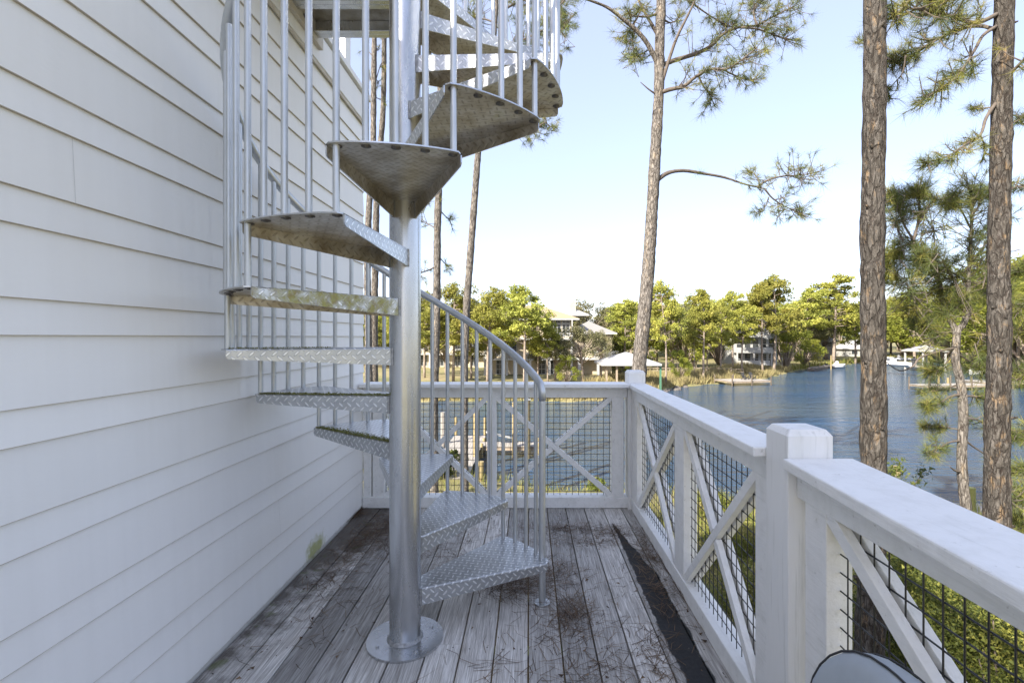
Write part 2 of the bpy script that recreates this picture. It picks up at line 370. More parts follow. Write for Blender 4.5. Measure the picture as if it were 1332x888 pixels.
for py_,px_ in ((225,93),(665,362)):
    y=abs(WX)*F/(VX-px_); zc=EYE-(py_-VY)/F*y
    for z0,z1 in laps:
        if z0<=zc<z1: mb.quad([(WX+.0123,y,z0+.002),(WX+.0123,y+.0016,z0+.002),(WX+.0018,y+.0016,z1-.002),(WX+.0018,y,z1-.002)])
at_house(mb.build('board_joint',M['seam'],house))
mb=MB(); mb.box(WX+.002,WX+.032,HY0,HY1+.02,3.285,3.485); at_house(mb.build('frieze_board',M['siding'],house,bevel=.003))
mb=MB(); mb.box(WX+.0135,WX+.026,HY0,HY1+.01,3.262,3.284); at_house(mb.build('frieze_shadow_strip',M['trim_tan'],house))  # thin tan strip stands in for the shadow under the frieze
mb=MB(); mb.box(WX-.12,WX+.055,HY0,HY1+.06,3.500,3.545); mb.box(HX0,WX-.12,HY0,HY1+.06,3.500,3.53); at_house(mb.build('parapet_cap',M['siding'],house,bevel=.004))
for y in (HY1-.10,1.9,-.4):
    for x in ((WX-.14,WX-.30) if y>4 else (WX-.14,)):
        mb=MB(); mb.box(x-.07,x+.05,y-.06,y+.06,3.546,4.70); at_house(mb.build('roof_deck_post',M['rail'],house,bevel=.004))
mb=MB(); mb.box(WX-.20,WX-.06,HY0,HY1-.17,4.55,4.62); 
for i in range(60): mb.box(WX-.15,WX-.12,HY0+.12*i+.3,HY0+.12*i+.33,3.70,4.55) if HY0+.12*i+.33<HY1-.2 else None
mb.box(WX-.17,WX-.10,HY0,HY1-.17,3.64,3.70)
at_house(mb.build('roof_deck_rail',M['rail'],house))

# ================================================================== DECK
mb=MB(); pitch=.1573; x=-.0035-pitch*9; DY0=-2.0
i=0
while x<.99:
    x0=max(x+.0035,WX+.014); x1=min(x+pitch-.0035,1.0)
    if x1-x0>.02:
        cuts=[DY0]; yy=DY0+random.uniform(.6,2.6)
        joints={ -2:[3.3,1.2],-9:[2.7],3:[2.52],1:[0.9]}
        while yy<4.1: cuts.append(yy); yy+=random.uniform(1.7,3.6)
        if abs(x-(-.0035+pitch*3))<.02: cuts=[DY0,.4,2.50]
        if abs(x-(-.0035))<.02: cuts=[DY0,1.1,2.58]
        cuts.append(4.34)
        for a,b in zip(cuts[:-1],cuts[1:]):
            dz=random.uniform(-.0015,.0005)
            mb.box(x0,x1,a+.0015,b-.0015,-.038,dz,0,random.random()*.98+.01)
    x+=pitch
x=-.0035-pitch*9
while x<.99:
    for jy in range(12):
        for q in (.035,.122):
            sx_,sy_=x+q+random.uniform(-.006,.006),-1.5+jy*.475+random.uniform(-.008,.008)
            if WX+.03<sx_<.98:
                b=len(mb.v); mb.v+=[(sx_+.0042*math.cos(t*1.047),sy_+.0042*math.sin(t*1.047),.0011) for t in range(6)]; mb.face([b+t for t in range(6)],1)
    x+=pitch
tag(mb.build('deck_floor',[M['deck'],M['bolt']],None,bevel=.0025),None,None,None,'structure')
base=thing('deck_substructure','timber joists and rim boards carrying the grey deck','deck frame',(0,1,-.3))
mb=MB()
for i in range(14): mb.box(WX+.02,1.0,-2+i*.475,-1.96+i*.475,-.27,-.042)
o=mb.build('joists',M['under'],base); o.location=(0,-1,.3)
for x,y in ((.92,4.2),(.92,1.66),(-1.2,4.2),(.92,-1.8)):
    mb=MB(); mb.box(x-.07,x+.07,y-.07,y+.07,-4.5,-.275); o=mb.build('pile',M['post'],base); o.location=(0,-1,.3)
mb=MB(); mb.box(WX+.02,1.045,4.342,4.38,-.28,-.01); mb.box(1.003,1.04,-2,4.34,-.28,-.01); o=mb.build('rim_board',M['rail'],base); o.location=(0,-1,.3)

# ================================================================== RAILINGS
def wires(mb,axis,c,a0,a1,z0,z1,off=0.0):
    sp_=.0535; r=.0023
    k=math.ceil((a0-off)/sp_)
    while off+k*sp_<a1:
        q=off+k*sp_; k+=1
        p0,p1=((q,c,z0),(q,c,z1)) if axis=='x' else ((c,q,z0),(c,q,z1))
        mb.cyl(p0,p1,r,n=6)
    z=z0+.03
    while z<z1:
        p0,p1=((a0,c+.004,z),(a1,c+.004,z)) if axis=='x' else ((c+.004,a0,z),(c+.004,a1,z))
        mb.cyl(p0,p1,r,n=6); z+=sp_
ZT,ZB,ZC=.939,.095,1.065
def part(par,name,fn,mat,bevel=.003,label=None):
    mb=MB(); fn(mb); o=mb.build(name,mat,par,bevel=bevel); o.location=tuple(-Vector(par.location))
    if label: o['label']=label
    return o
far=thing('deck_railing','white cross braced railing across the far end of the deck','railing',(-.3,4.2,0))
part(far,'cap_rail',lambda m:m.box(WX+.015,.838,4.07,4.30,ZC-.032,ZC),M['rail'],.005)
part(far,'top_rail',lambda m:m.box(WX+.015,.838,4.19,4.23,ZT,ZC-.034),M['rail'])
part(far,'top_rail',lambda m:m.box(WX+.015,.838,4.275,4.31-.02,ZT,ZC-.034),M['rail'])
part(far,'bottom_rail',lambda m:m.box(WX+.015,.90,4.17,4.30,.003,ZB),M['rail'],.005)
for x0,x1 in ((-1.412,-1.345),(-1.335,-1.232),(-.356,-.278),(.708,.809)):
    part(far,'stile',lambda m:m.box(x0,x1,4.192,4.285,ZB,ZT),M['rail'])
def braces_x(par,a,b,y0,y1,gap):
    w=.040
    for s in (0,1):
        def fn(m):
            za,zb=(ZT,ZB) if s==0 else (ZB,ZT); y=(y0+y1)/2; dy=(y1-y0)
            A=Vector((a,y,za)); B=Vector((b,y,zb)); 
            if s==0:
                m.beam(A,B,dy,w,up=(0,0,1))
            else:
                C_=(A+B)/2; u=(B-A).normalized()
                m.beam(A,C_-u*.024,dy,w); m.beam(C_+u*.024,B,dy,w)
        part(par,'brace',fn,M['rail'],.002)
for a,b in ((-1.232,-.356),(-.278,.708)):
    braces_x(far,a,b,4.197,4.228,0); braces_x(far,a,b,4.243,4.272,0)
    part(far,'wire_mesh',lambda m:wires(m,'x',4.234,a,b,ZB+.002,ZT-.002),M['wire'],0)
side=thing('deck_railing','white cross braced railing along the river side of the deck','railing',(.87,2.8,0))
def post(par,x0,x1,y0,y1,z1):
    def fn(m):
        c=.014; b=len(m.v)
        for z,i in ((-.25,0),(z1-.02,0),(z1,c)):
            m.v += [(x0+i,y0+i,z),(x1-i,y0+i,z),(x1-i,y1-i,z),(x0+i,y1-i,z)]
        for L in (0,4):
            for j in range(4):
                k=(j+1)%4; m.face((b+L+j,b+L+k,b+L+4+k,b+L+4+j))
        m.face((b+8,b+9,b+10,b+11)); m.face((b+3,b+2,b+1,b))
    return part(par,'post',fn,M['post'],.003)
post(side,.840,.985,4.155,4.30,1.170)
post(side,.838,.985,1.590,1.737,1.155)
part(side,'cap_rail',lambda m:m.prism([(.797,1.745),(.965,1.745),(.985,4.153),(.842,4.153),(.842,4.068),(.830,4.03)],ZC-.034,ZC),M['rail'],.005)
def near_cap(m):
    m.prism([(.82,1.592),(.822,1.588),(1.045,1.588),(.965,.75),(.87,-.6),(.66,-.6),(.757,.75)],ZC-.036,ZC)
part(side,'cap_rail',lambda m:m.prism([(.82,1.588),(1.048,1.588),(.968,.75),(.87,-.6),(.67,-.6),(.762,.75)][::-1],ZC-.036,ZC),M['rail'],.005)
for y0,y1 in ((1.74,4.153),(-.6,1.588)):
    part(side,'top_rail',lambda m:m.box(.866,.900,y0,y1,ZT,ZC-.0365),M['rail'])
    part(side,'top_rail',lambda m:m.box(.912,.948,y0,y1,ZT,ZC-.0365),M['rail'])
    part(side,'bottom_rail',lambda m:m.box(.862,.955,y0,y1,.003,ZB),M['rail'],.005)
for y0,y1 in ((3.95,4.05),(4.06,4.152),(2.76,2.93),(1.785,1.885),(1.435,1.545),(.06,.165)):
    part(side,'stile',lambda m:m.box(.868,.946,y0,y1,ZB,ZT),M['rail'])
def braces_y(par,a,b,x0,x1):
    w=.042
    for s in (0,1):
        def fn(m):
            za,zb=(ZT,ZB) if s==0 else (ZB,ZT); x=(x0+x1)/2; dx=(x1-x0)
            A=Vector((x,a,za)); B=Vector((x,b,zb))
            if s==0: m.beam(A,B,dx,w)
            else:
                C_=(A+B)/2; u=(B-A).normalized(); m.beam(A,C_-u*.025,dx,w); m.beam(C_+u*.025,B,dx,w)
        part(par,'brace',fn,M['rail'],.002)
for a,b in ((3.95,2.93),(2.76,1.885),(1.435,.165)):
    braces_y(side,b,a,.870,.899) if b>1 else braces_y(side,b,a,.870,.899)
    braces_y(side,b,a,.914,.945)
    part(side,'wire_mesh',lambda m:wires(m,'y',.9065,b,a,ZB+.002,ZT-.002,.005),M['wire'],0)

# ================================================================== SPIRAL STAIR
CX,CY=-.597,2.37; RO=.76; RP=.074
stair=thing('spiral_staircase','galvanised steel spiral stair with diamond plate treads','staircase',(CX,CY,0))
mb=MB(); mb.cyl((0,0,.012),(0,0,4.75),RP,n=48); mb.build('centre_pole',M['steel'],stair,smooth=True)
mb=MB(); mb.cyl((0,0,.0005),(0,0,.012),.180,n=56); bp=mb.build('base_plate',M['steel'],stair,smooth=True,bevel=.002)
mb=MB()
for i in range(48):
    q=2*math.pi*i/48; q2=q+2*math.pi/48
    mb.quad([(math.cos(q)*(RP+.012),math.sin(q)*(RP+.012),.012),(math.cos(q2)*(RP+.012),math.sin(q2)*(RP+.012),.012),(math.cos(q2)*RP,math.sin(q2)*RP,.026),(math.cos(q)*RP,math.sin(q)*RP,.026)])
mb.build('weld',M['weld'],bp,smooth='all')
for i in range(4):
    q=R(35+90*i); mb=MB(); mb.cyl((math.cos(q)*.135,math.sin(q)*.135,.012),(math.cos(q)*.135,math.sin(q)*.135,.019),.009,n=6); mb.build('bolt',M['steel'],bp)
A0,STEP,SPAN,Z0,RISE=20.,30.5,35.,.25,.2313
def pol(a,r,z): return Vector((math.cos(R(a))*r,math.sin(R(a))*r,z))
bolt_mb=MB(); bolt_mb.cyl((0,0,-.0025),(0,0,0),.0165,n=16); bolt_mb.cyl((0,0,-.0055),(0,0,-.0025),.0095,n=6)
bolt_mesh=None
FL0,FL1=.083,.042; T=.005
def tread(k):
    a0=A0+STEP*(k-1); a1=a0+SPAN; am=(a0+a1)/2; z=Z0+RISE*(k-1)
    mb=MB(); ng=12
    rc=.022 # rounded corner
    inner=[pol(am+t,RP-.002,0) for t in (-42,-20,0,20,42)]
    outer=[pol(a0,RO-rc,0)]
    for i in range(ng+1):
        outer.append(pol(a0+1.1+(SPAN-2.2)*i/ng,RO-(.004 if i in(0,ng) else 0),0))
    outer.append(pol(a1,RO-rc,0))
    ring=outer+inner[::-1]
    pts=[(p.x,p.y) for p in ring]; b=len(mb.v); nn=len(pts)
    c0=Vector((math.cos(R(am)),math.sin(R(am))))
    UV=lambda x,y:(x*c0.x+y*c0.y, -x*c0.y+y*c0.x)
    mb.v+=[(x,y,0) for x,y in pts]+[(x,y,-T) for x,y in pts]
    mb.face([b+i for i in range(nn)],0,[UV(*p) for p in pts]); mb.face([b+nn+i for i in reversed(range(nn))],1,[UV(*pts[i]) for i in reversed(range(nn))])
    for i in range(nn):
        j=(i+1)%nn; mb.face((b+i,b+nn+i,b+nn+j,b+j),2)
    mossy={7:4}.get(k)
    for s,(e0,e1) in enumerate(((inner[0],outer[0]),(inner[4],outer[-1]))):
        # flange folded down along the straight edge
        d=(e1-e0); L=d.length; d.normalize(); nrm=Vector((d.y,-d.x,0))
        if s==1: nrm=-nrm
        def q(t,o,zz): v=e0+d*t+nrm*o; return (v.x,v.y,zz)
        prof=[(0,.0),(.003,-.002),(.0045,-.006),(.0045,-1)]      # outer skin with a small bend radius; the flange tapers outwards
        back=[(-.0005,-1),(-.0005,-T-.0005)]
        fullp=prof+back
        mm=4 if (k==7 and s==1) else 0
        off=.37*k+.2*s
        ts=[0,L-.014,L-.005,L]; dz=[0,0,.006,.018]
        for i in range(len(fullp)-1):
            (o0,h0),(o1,h1)=fullp[i],fullp[i+1]
            for ti in range(3):
                ta,tb=ts[ti],ts[ti+1]
                H=lambda h,w:(-(FL0+(FL1-FL0)*ts[w]/L)+dz[w]*.6) if h==-1 else h
                m_=mm if i<3 else (1 if i==4 else 2)
                quad=[q(ta,o0,H(h0,ti)),q(tb,o0,H(h0,ti+1)),q(tb,o1,H(h1,ti+1)),q(ta,o1,H(h1,ti))]
                uv=[(ta+off,H(h0,ti)),(tb+off,H(h0,ti+1)),(tb+off,H(h1,ti+1)),(ta+off,H(h1,ti))]
                mb.quad(quad,m_,uv)
        mb.quad([q(L,.0045,-.006),q(L,-.0005,-.006),q(L,-.0005,-FL1+.0108),q(L,.0045,-FL1+.0108)],2)
        # weld bead where the flange meets the pole
        v=e0+d*.004+nrm*.004
        mb.tube([(v.x,v.y,-.002),(v.x,v.y,-.03),(v.x,v.y,-FL0)],[.006,.0065,.006],8,3)
    o=mb.build('tread',[M['plate'],M['stain_reflect'],M['steel'],M['weld'],M['plate_moss']],stair); o.location=(0,0,z)
    if k==7: o['label']='tread with yellow green algae on its folded edge'
    if k in (4,5): o['label']='tread with a strip of green moss along its edge'
    global bolt_mesh
    for j in range(5):
        a=A0+2.5+7.625*(4*(k-1)+j)
        if bolt_mesh is None:
            bo=bolt_mb.build('bolt',M['bolt'],o,smooth=True); bolt_mesh=bo.data
        else:
            bo=bpy.data.objects.new('bolt',bolt_mesh); COL.objects.link(bo); bo.parent=o
        p=pol(a,.728,-T-.0005); bo.location=p
    return o
treads=[tread(k) for k in range(1,15)]
# moss on the back edge of two treads
for k,dens in ((4,2800),(5,2800),(6,500)):
    a0=A0+STEP*(k-1); a1=a0+SPAN; am=(a0+a1)/2
    e0=pol(am+42,RP,0); e1=pol(a1,RO-.02,0); d=(e1-e0).normalized(); nrm=Vector((d.y,-d.x,0))
    L=(e1-e0).length; t=rng.random(dens)*L*(.97 if k!=6 else .6)+.01+(.0 if k!=6 else .25); wd=.028 if k!=6 else .012
    w=np.abs(rng.normal(0,wd,dens)); w=np.minimum(w,.07)
    c=np.array(e0)[None]+np.outer(t,np.array(d))+np.outer(w,np.array(nrm)); c[:,2]=.001
    V=c[:,None,:]+rng.normal(0,.0032,(dens,3,3)); V[:,:,2]=np.abs(V[:,:,2])+.0005
    o=tri_mesh('moss',V,rng.random(dens),M['moss'],treads[k-1])
def rail_z(a): return 1.178+(a-24.)*RISE/STEP
for n_ in range(1,57):
    k=(n_-1)//4+1; a=A0+2.5+7.625*n_
    z0=Z0+RISE*(k-1)-.006; z1=rail_z(a)-.012
    p=pol(a,.735,0); mb=MB(); mb.cyl((0,0,z0),(0,0,z1),.0115,n=14)
    o=mb.build('baluster',M['tube'],stair,smooth=True); o.location=(p.x,p.y,0)
p=pol(25.5,.742,0); mb=MB(); mb.tube([(0,0,.008),(0,0,rail_z(24)-.022)],.0185,20); mb.cyl((0,0,.0008),(0,0,.008),.042,n=28)
mb.cyl((.026,-.012,.008),(.026,-.012,.014),.006,n=6)
o=mb.build('newel_post',M['tube'],stair,smooth=True); o.location=(p.x,p.y,0)
pts=[]; rr_=[]
pp=pol(25.5,.742,0); pts.append(Vector((pp.x,pp.y,rail_z(24)-.07))); pts.append(Vector((pp.x,pp.y,rail_z(24)-.020)))
a=26.5
while a<455:
    pts.append(pol(a,.737,rail_z(a)+.004)); a+=3
mb=MB(); mb.tube(pts,.0205,16); mb.build('handrail',M['tube'],stair,smooth='all')
# landing at the top, between the pole and the wall
mb=MB(); 
X0,X1=WX-CX+.035,-.07
zt=3.49
for y0,y1 in ((.780,.820),(.50,.54),(.16,.20)):
    mb.box(X0,X1,y0,y1,zt-.095,zt-.006); mb.box(X0,X1,y0-.035,y0-.001,zt-.095,zt-.087)
mb.box(X0-.0,X0+.006,-.1,.779,zt-.09,zt-.008); mb.box(X1-.006,X1,-.1,.779,zt-.09,zt-.008)
land=mb.build('landing',M['steel'],stair,bevel=.002); land['label']='steel landing platform high against the wall'
mb=MB(); mb.box(X0,X1+.06,-.12,.815,zt-.005,zt); mb.build('landing_plate',M['stain_reflect'],land)
mb=MB(); mb.box(WX-CX+.034,WX-CX+.062,-.6,.90,zt-.13,zt-.007); mb.build('ledger',M['trim_tan'],land,bevel=.002)
for y in (.05,.35,.62):
    mb=MB(); mb.cyl((WX-CX+.062,y,zt-.08),(WX-CX+.075,y,zt-.08),.011,n=6); mb.build('bolt',M['bolt'],land)

# ================================================================== LITTER ON THE DECK
def needles_flat(spots,name,label):
    Vs=[];As=[]
    for (cx,cy,sx,sy,n_,ang,lift) in spots:
        x=rng.normal(cx,sx,n_); y=rng.normal(cy,sy,n_); z=.0015+rng.random(n_)**2*lift
        th=ang+rng.normal(0,1.0,n_); L=rng.uniform(.05,.17,n_); bend=rng.normal(0,.5,n_)
        d0=np.stack([np.cos(th),np.sin(th),rng.normal(0,.05,n_)],1); d1=np.stack([np.cos(th+bend),np.sin(th+bend),rng.normal(0,.04,n_)],1)
        c=np.stack([x,y,z],1); a=c; b=c+d0*L[:,None]*.5; e=b+d1*L[:,None]*.5
        w=.0009+rng.random(n_)*.0006; s=np.stack([-np.sin(th),np.cos(th),np.zeros(n_)],1)*w[:,None]
        for q in (a,b,e): q[:,2]=np.maximum(q[:,2],.0012); q[:,0]=np.clip(q[:,0],WX+.02,.86); q[:,1]=np.minimum(q[:,1],4.16)
        Vs+= [np.stack([a-s,a+s,b+s],1),np.stack([a-s,b+s,b-s],1),np.stack([b-s,b+s,e],1)]; v=rng.random(n_); As+=[v,v,v]
    o=tri_mesh(name,np.concatenate(Vs),np.concatenate(As),M['litter']); return tag(o,label,'pine needles',None,'stuff')
def G(px,py,z=0):
    d=(EYE-z)*F/(py-VY); return ((px-VX)/F*d,d)
sp=[]
for (px,py,sx,sy,n_,ang,l) in ((735,688,.18,.06,260,0,.02),(800,692,.12,.08,160,0,.02),(760,705,.2,.05,140,0,.01),(668,762,.11,.09,520,0.3,.045),(700,745,.14,.10,300,.8,.03),
    (742,800,.07,.10,300,1.3,.03),(735,830,.12,.1,50,1,.01),(780,868,.16,.06,80,0,.01),(850,765,.03,.22,170,1.5,.03),(842,720,.03,.2,160,1.5,.02),(868,740,.02,.3,90,1.5,.02),
    (480,700,.10,.28,500,1.2,.02),(440,740,.06,.25,220,1.2,.02),(500,690,.16,.15,420,.4,.03),(455,668,.05,.05,250,0,.02),(600,700,.2,.3,170,0,.006),(430,800,.1,.2,50,1,.004),
    (560,720,.2,.3,120,0,.006),(855,850,.04,.12,80,1.4,.01),(700,880,.3,.2,90,.4,.006),(640,700,.5,.4,90,0,.005),(820,800,.1,.3,40,.6,.006)):
    x,y=G(px,py); sp.append((x,y,sx,sy,n_,ang,l))
needles_flat(sp,'pine_needle_litter','brown fallen pine needles scattered over the grey deck boards')
n_=420; V=[];
cx=rng.choice([-1.25,-1.1,-.9,-.2,.2,.78,.5],n_)+rng.normal(0,.12,n_); cy=rng.uniform(1.7,4.1,n_); cx=np.clip(cx,WX+.03,.84)
c=np.stack([cx,cy,np.full(n_,.003)],1)[:,None,:]; V=c+rng.normal(0,.007,(n_,3,3)); V[:,:,2]=.002+np.abs(V[:,:,2]-.003)*.6
tag(tri_mesh('leaf_litter',V,rng.random(n_),M['litter']),'small brown leaf scraps and bark crumbs on the deck','leaf litter',None,'stuff')

# ================================================================== PATIO CHAIR
def patio_chair():
    c=thing('patio_chair','pale grey cushioned patio chair by the near railing post','chair',(.325,.71,0),rz=R(-84))
    def rounded(w,h,t,r,nc=7):
        pts=[]
        for sx,sz,a0 in ((1,1,0),(-1,1,90),(-1,-1,180),(1,-1,270)):
            for i in range(nc+1):
                a=R(a0+90*i/nc); pts.append((sx*(w/2-r)+r*math.cos(a),sz*(h/2-r)+r*math.sin(a)))
        return pts
    def cush(w,h,t,r,name,par,Mx,puff=.02):
        mb=MB(); P0=rounded(w,h,t,r); nn=len(P0); layers=[]
        for (sc,yy) in ((.55,t/2+puff),(.85,t/2+puff*.6),(.97,t/2),(1.,t/2-.012),(1.,-t/2+.012),(.97,-t/2),(.85,-t/2-puff*.6),(.55,-t/2-puff)):
            layers.append(len(mb.v)); mb.v+=[tuple(Mx@Vector((x*sc,yy,z*(1-(1-sc)*w/h) if h>w else z*sc))) for x,z in P0]
        for a,b in zip(layers[:-1],layers[1:]):
            for j in range(nn): mb.face((a+j,a+(j+1)%nn,b+(j+1)%nn,b+j))
        mb.face([layers[0]+j for j in range(nn)][::-1]); mb.face([layers[-1]+j for j in range(nn)])
        o=mb.build(name,M['cushion'],par,smooth='all')
        for yy in (t/2-.004,-t/2+.004):
            mp_=MB(); pp=[Mx@Vector((x*1.0,yy,z)) for x,z in P0]; pp.append(pp[0]); mp_.tube(pp,.0022,6,cap=False); mp_.build('piping',M['piping'],o,smooth='all')
        return o
    tilt=Matrix.Rotation(R(-12),4,'X')
    cush(.32,.50,.05,.15,'back_cushion',c,Matrix.Translation((-.07,.25,.658))@tilt)
    cush(.54,.54,.10,.06,'seat_cushion',c,Matrix.Translation((0,-.02,.38))@Matrix.Rotation(R(90),4,'X'))
    for sx in (-1,1):
        mb=MB(); mb.tube([(sx*.31,-.28,.0),(sx*.31,-.30,.30),(sx*.31,-.27,.585),(sx*.31,-.20,.60),(sx*.31,.22,.60),(sx*.31,.30,.56),(sx*.31,.34,.30),(sx*.31,.38,0)],.014,10); mb.build('side_frame',M['chairframe'],c,smooth='all')
        mb=MB(); mb.box(sx*.31-.03,sx*.31+.03,-.26,.24,.612,.632); mb.build('armrest',M['chairframe'],c,bevel=.008)
    mb=MB(); mb.box(-.30,.30,-.27,.26,.295,.322); mb.build('seat_frame',M['chairframe'],c,bevel=.004)
    mb=MB()
    for i in range(7): mb.cyl((-.24+.08*i,.27,.31),(-.24+.08*i,.36,.70),.006,n=8)
    mb.cyl((-.31,.36,.70),(.31,.36,.70),.013,n=10); mb.build('back_frame',M['chairframe'],c,smooth=True)
patio_chair()
# ================================================================== TERRAIN AND WATER
ZW=-5.0; ZG=-4.2
WAT=[(-400,49),(-17,49),(7.8,49),(13,54),(17,61),(27.6,69),(37,76),(43,84),(49.5,92),(61.6,103),(78,118),(90,126),(99,136),(104,134),(102,118),(93,100),(77,80),(62,62),(56,45),(50,28),(42,20),(30,18.5),(17,18.3),(2,20.5),(-5,24),(-15,26),(-400,26)]
def water_sd(x,y):
    """signed distance to the water's edge, positive on land"""
    poly=np.array(WAT,float); inside=np.zeros(x.shape,bool); dist=np.full(x.shape,1e9)
    n_=len(poly)
    for i in range(n_):
        a=poly[i]; b=poly[(i+1)%n_]
        cond=((a[1]>y)!=(b[1]>y)); 
        with np.errstate(divide='ignore',invalid='ignore'):
            xi=(b[0]-a[0])*(y-a[1])/(b[1]-a[1]+1e-12)+a[0]
        inside^=(cond&(x<xi))
        ab=b-a; t=np.clip(((x-a[0])*ab[0]+(y-a[1])*ab[1])/(ab@ab),0,1)
        dist=np.minimum(dist,np.hypot(x-a[0]-t*ab[0],y-a[1]-t*ab[1]))
    return np.where(inside,-dist,dist)
def hgt(x,y):
    x=np.asarray(x,float); y=np.asarray(y,float)
    wob=.8*np.sin(x*.9+y*.5)+.5*np.sin(x*2.3-y*1.7)
    s=water_sd(x,y)+wob*.5
    z=np.where(s>0,ZW+.06+(ZG-ZW)*np.clip(s/4.5,0,1)**.7,ZW-.15+np.maximum(s*.35,-1.5))
    far=np.clip((y-60)/120,0,1)
    return z+.12*np.sin(x*.35)*np.cos(y*.28)*(s>3)+np.where(s>6,np.minimum((s-6)*.012,1.5)*far,0)
def hz(x,y): return float(hgt(np.array([x]),np.array([y]))[0])
gx=np.concatenate([[-2500,-1200,-600,-300,-160],np.arange(-100,150,1.6),[160,200,280,450,800,1500,2500]])
gy=np.concatenate([[-2500,-1000,-400,-120,-50],np.arange(-20,175,1.6),[190,230,300,450,800,1500,3000]])
XX,YY=np.meshgrid(gx,gy); ZZ=hgt(XX,YY)
me=bpy.data.meshes.new('ground'); nx,ny=len(gx),len(gy)
vv=np.stack([XX.ravel(),YY.ravel(),ZZ.ravel()],1)
fs=[(j*nx+i,j*nx+i+1,(j+1)*nx+i+1,(j+1)*nx+i) for j in range(ny-1) for i in range(nx-1)]
me.from_pydata(vv.tolist(),[],fs); me.polygons.foreach_set('use_smooth',np.ones(len(fs),bool)); me.materials.append(M['ground'])
o=bpy.data.objects.new('ground',me); COL.objects.link(o); o['kind']='structure'
mb=MB(); mb.quad([(-420,8,ZW),(140,8,ZW),(140,145,ZW),(-420,145,ZW)]); o=mb.build('river_water',M['water']); o['kind']='structure'

# ================================================================== GRASS AND REEDS
def blades(x,y,h,w,name,mat,label,cat,kind='stuff',z=None,spread=.25):
    n_=len(x); z=hgt(x,y) if z is None else z
    th=rng.random(n_)*6.283; le=rng.normal(0,spread,(n_,2))*h[:,None]
    a=np.stack([x,y,z-.03],1); s=np.stack([np.cos(th),np.sin(th),np.zeros(n_)],1)*w[:,None]
    t=a+np.stack([le[:,0],le[:,1],h],1)
    V=np.stack([a-s,a+s,t],1); v=np.clip(rng.random(n_),0,1)
    return tag(tri_mesh(name,V,v,mat),label,cat,None,kind)
def along(pts,n_,lo,hi):
    pts=np.array(pts,float); seg=np.hypot(*(pts[1:]-pts[:-1]).T); cum=np.concatenate([[0],np.cumsum(seg)])
    t=rng.random(n_)*cum[-1]; i=np.clip(np.searchsorted(cum,t)-1,0,len(seg)-1); f=(t-cum[i])/seg[i]
    p=pts[i]+(pts[i+1]-pts[i])*f[:,None]; d=(pts[i+1]-pts[i])/seg[i][:,None]; nrm=np.stack([-d[:,1],d[:,0]],1)
    return p+nrm*rng.uniform(lo,hi,n_)[:,None]
p=along([(13,54),(17,61),(27.6,69),(37,76),(43,84),(49.5,92)],24000,.2,7.5)
x,y=p.T; h=rng.uniform(.3,1.0,len(x))*(1+.5*np.sin(x*.7)*np.cos(y*.5)); blades(x,y,h,np.full(len(x),.05),'marsh_grass',M['reed'],'tan marsh grass along the point by the far dock','marsh grass')
p=along([(-25,49),(-17,49),(7.8,49),(13,54)],9000,.0,3.0); x,y=p.T
blades(x,y,rng.uniform(.15,.5,len(x)),np.full(len(x),.04),'bank_grass',M['reed'],'short dry grass on the far bank before the cream house','grass')
p=along([(49.5,92),(61.6,103),(78,118),(90,126),(99,136),(106,134),(102,118),(93,100),(77,80),(62,62),(56,45)],16000,-4.,1.); x,y=p.T
m_=water_sd(x,y)>0.2; x=x[m_];y=y[m_]
blades(x,y,rng.uniform(.5,1.6,len(x)),np.full(len(x),.08),'cove_grass',M['grass'],'green and yellow reeds edging the cove on the right','reeds')
x=rng.uniform(-12,22,14000); y=rng.uniform(10,26,14000); s=water_sd(x,y); m_=(s>-.4)&(s<8); x=x[m_];y=y[m_]
blades(x,y,rng.uniform(.15,.6,len(x)),np.full(len(x),.012),'shore_grass',M['grass'],'yellow green grass on the near bank below the railing','grass',spread=.35)
x=rng.uniform(-6,14,30000); y=rng.uniform(4.7,16,30000)
blades(x,y,rng.uniform(.1,.5,len(x)),np.full(len(x),.010),'ground_cover',M['grass'],'patchy green ground cover under the deck','grass',spread=.4)

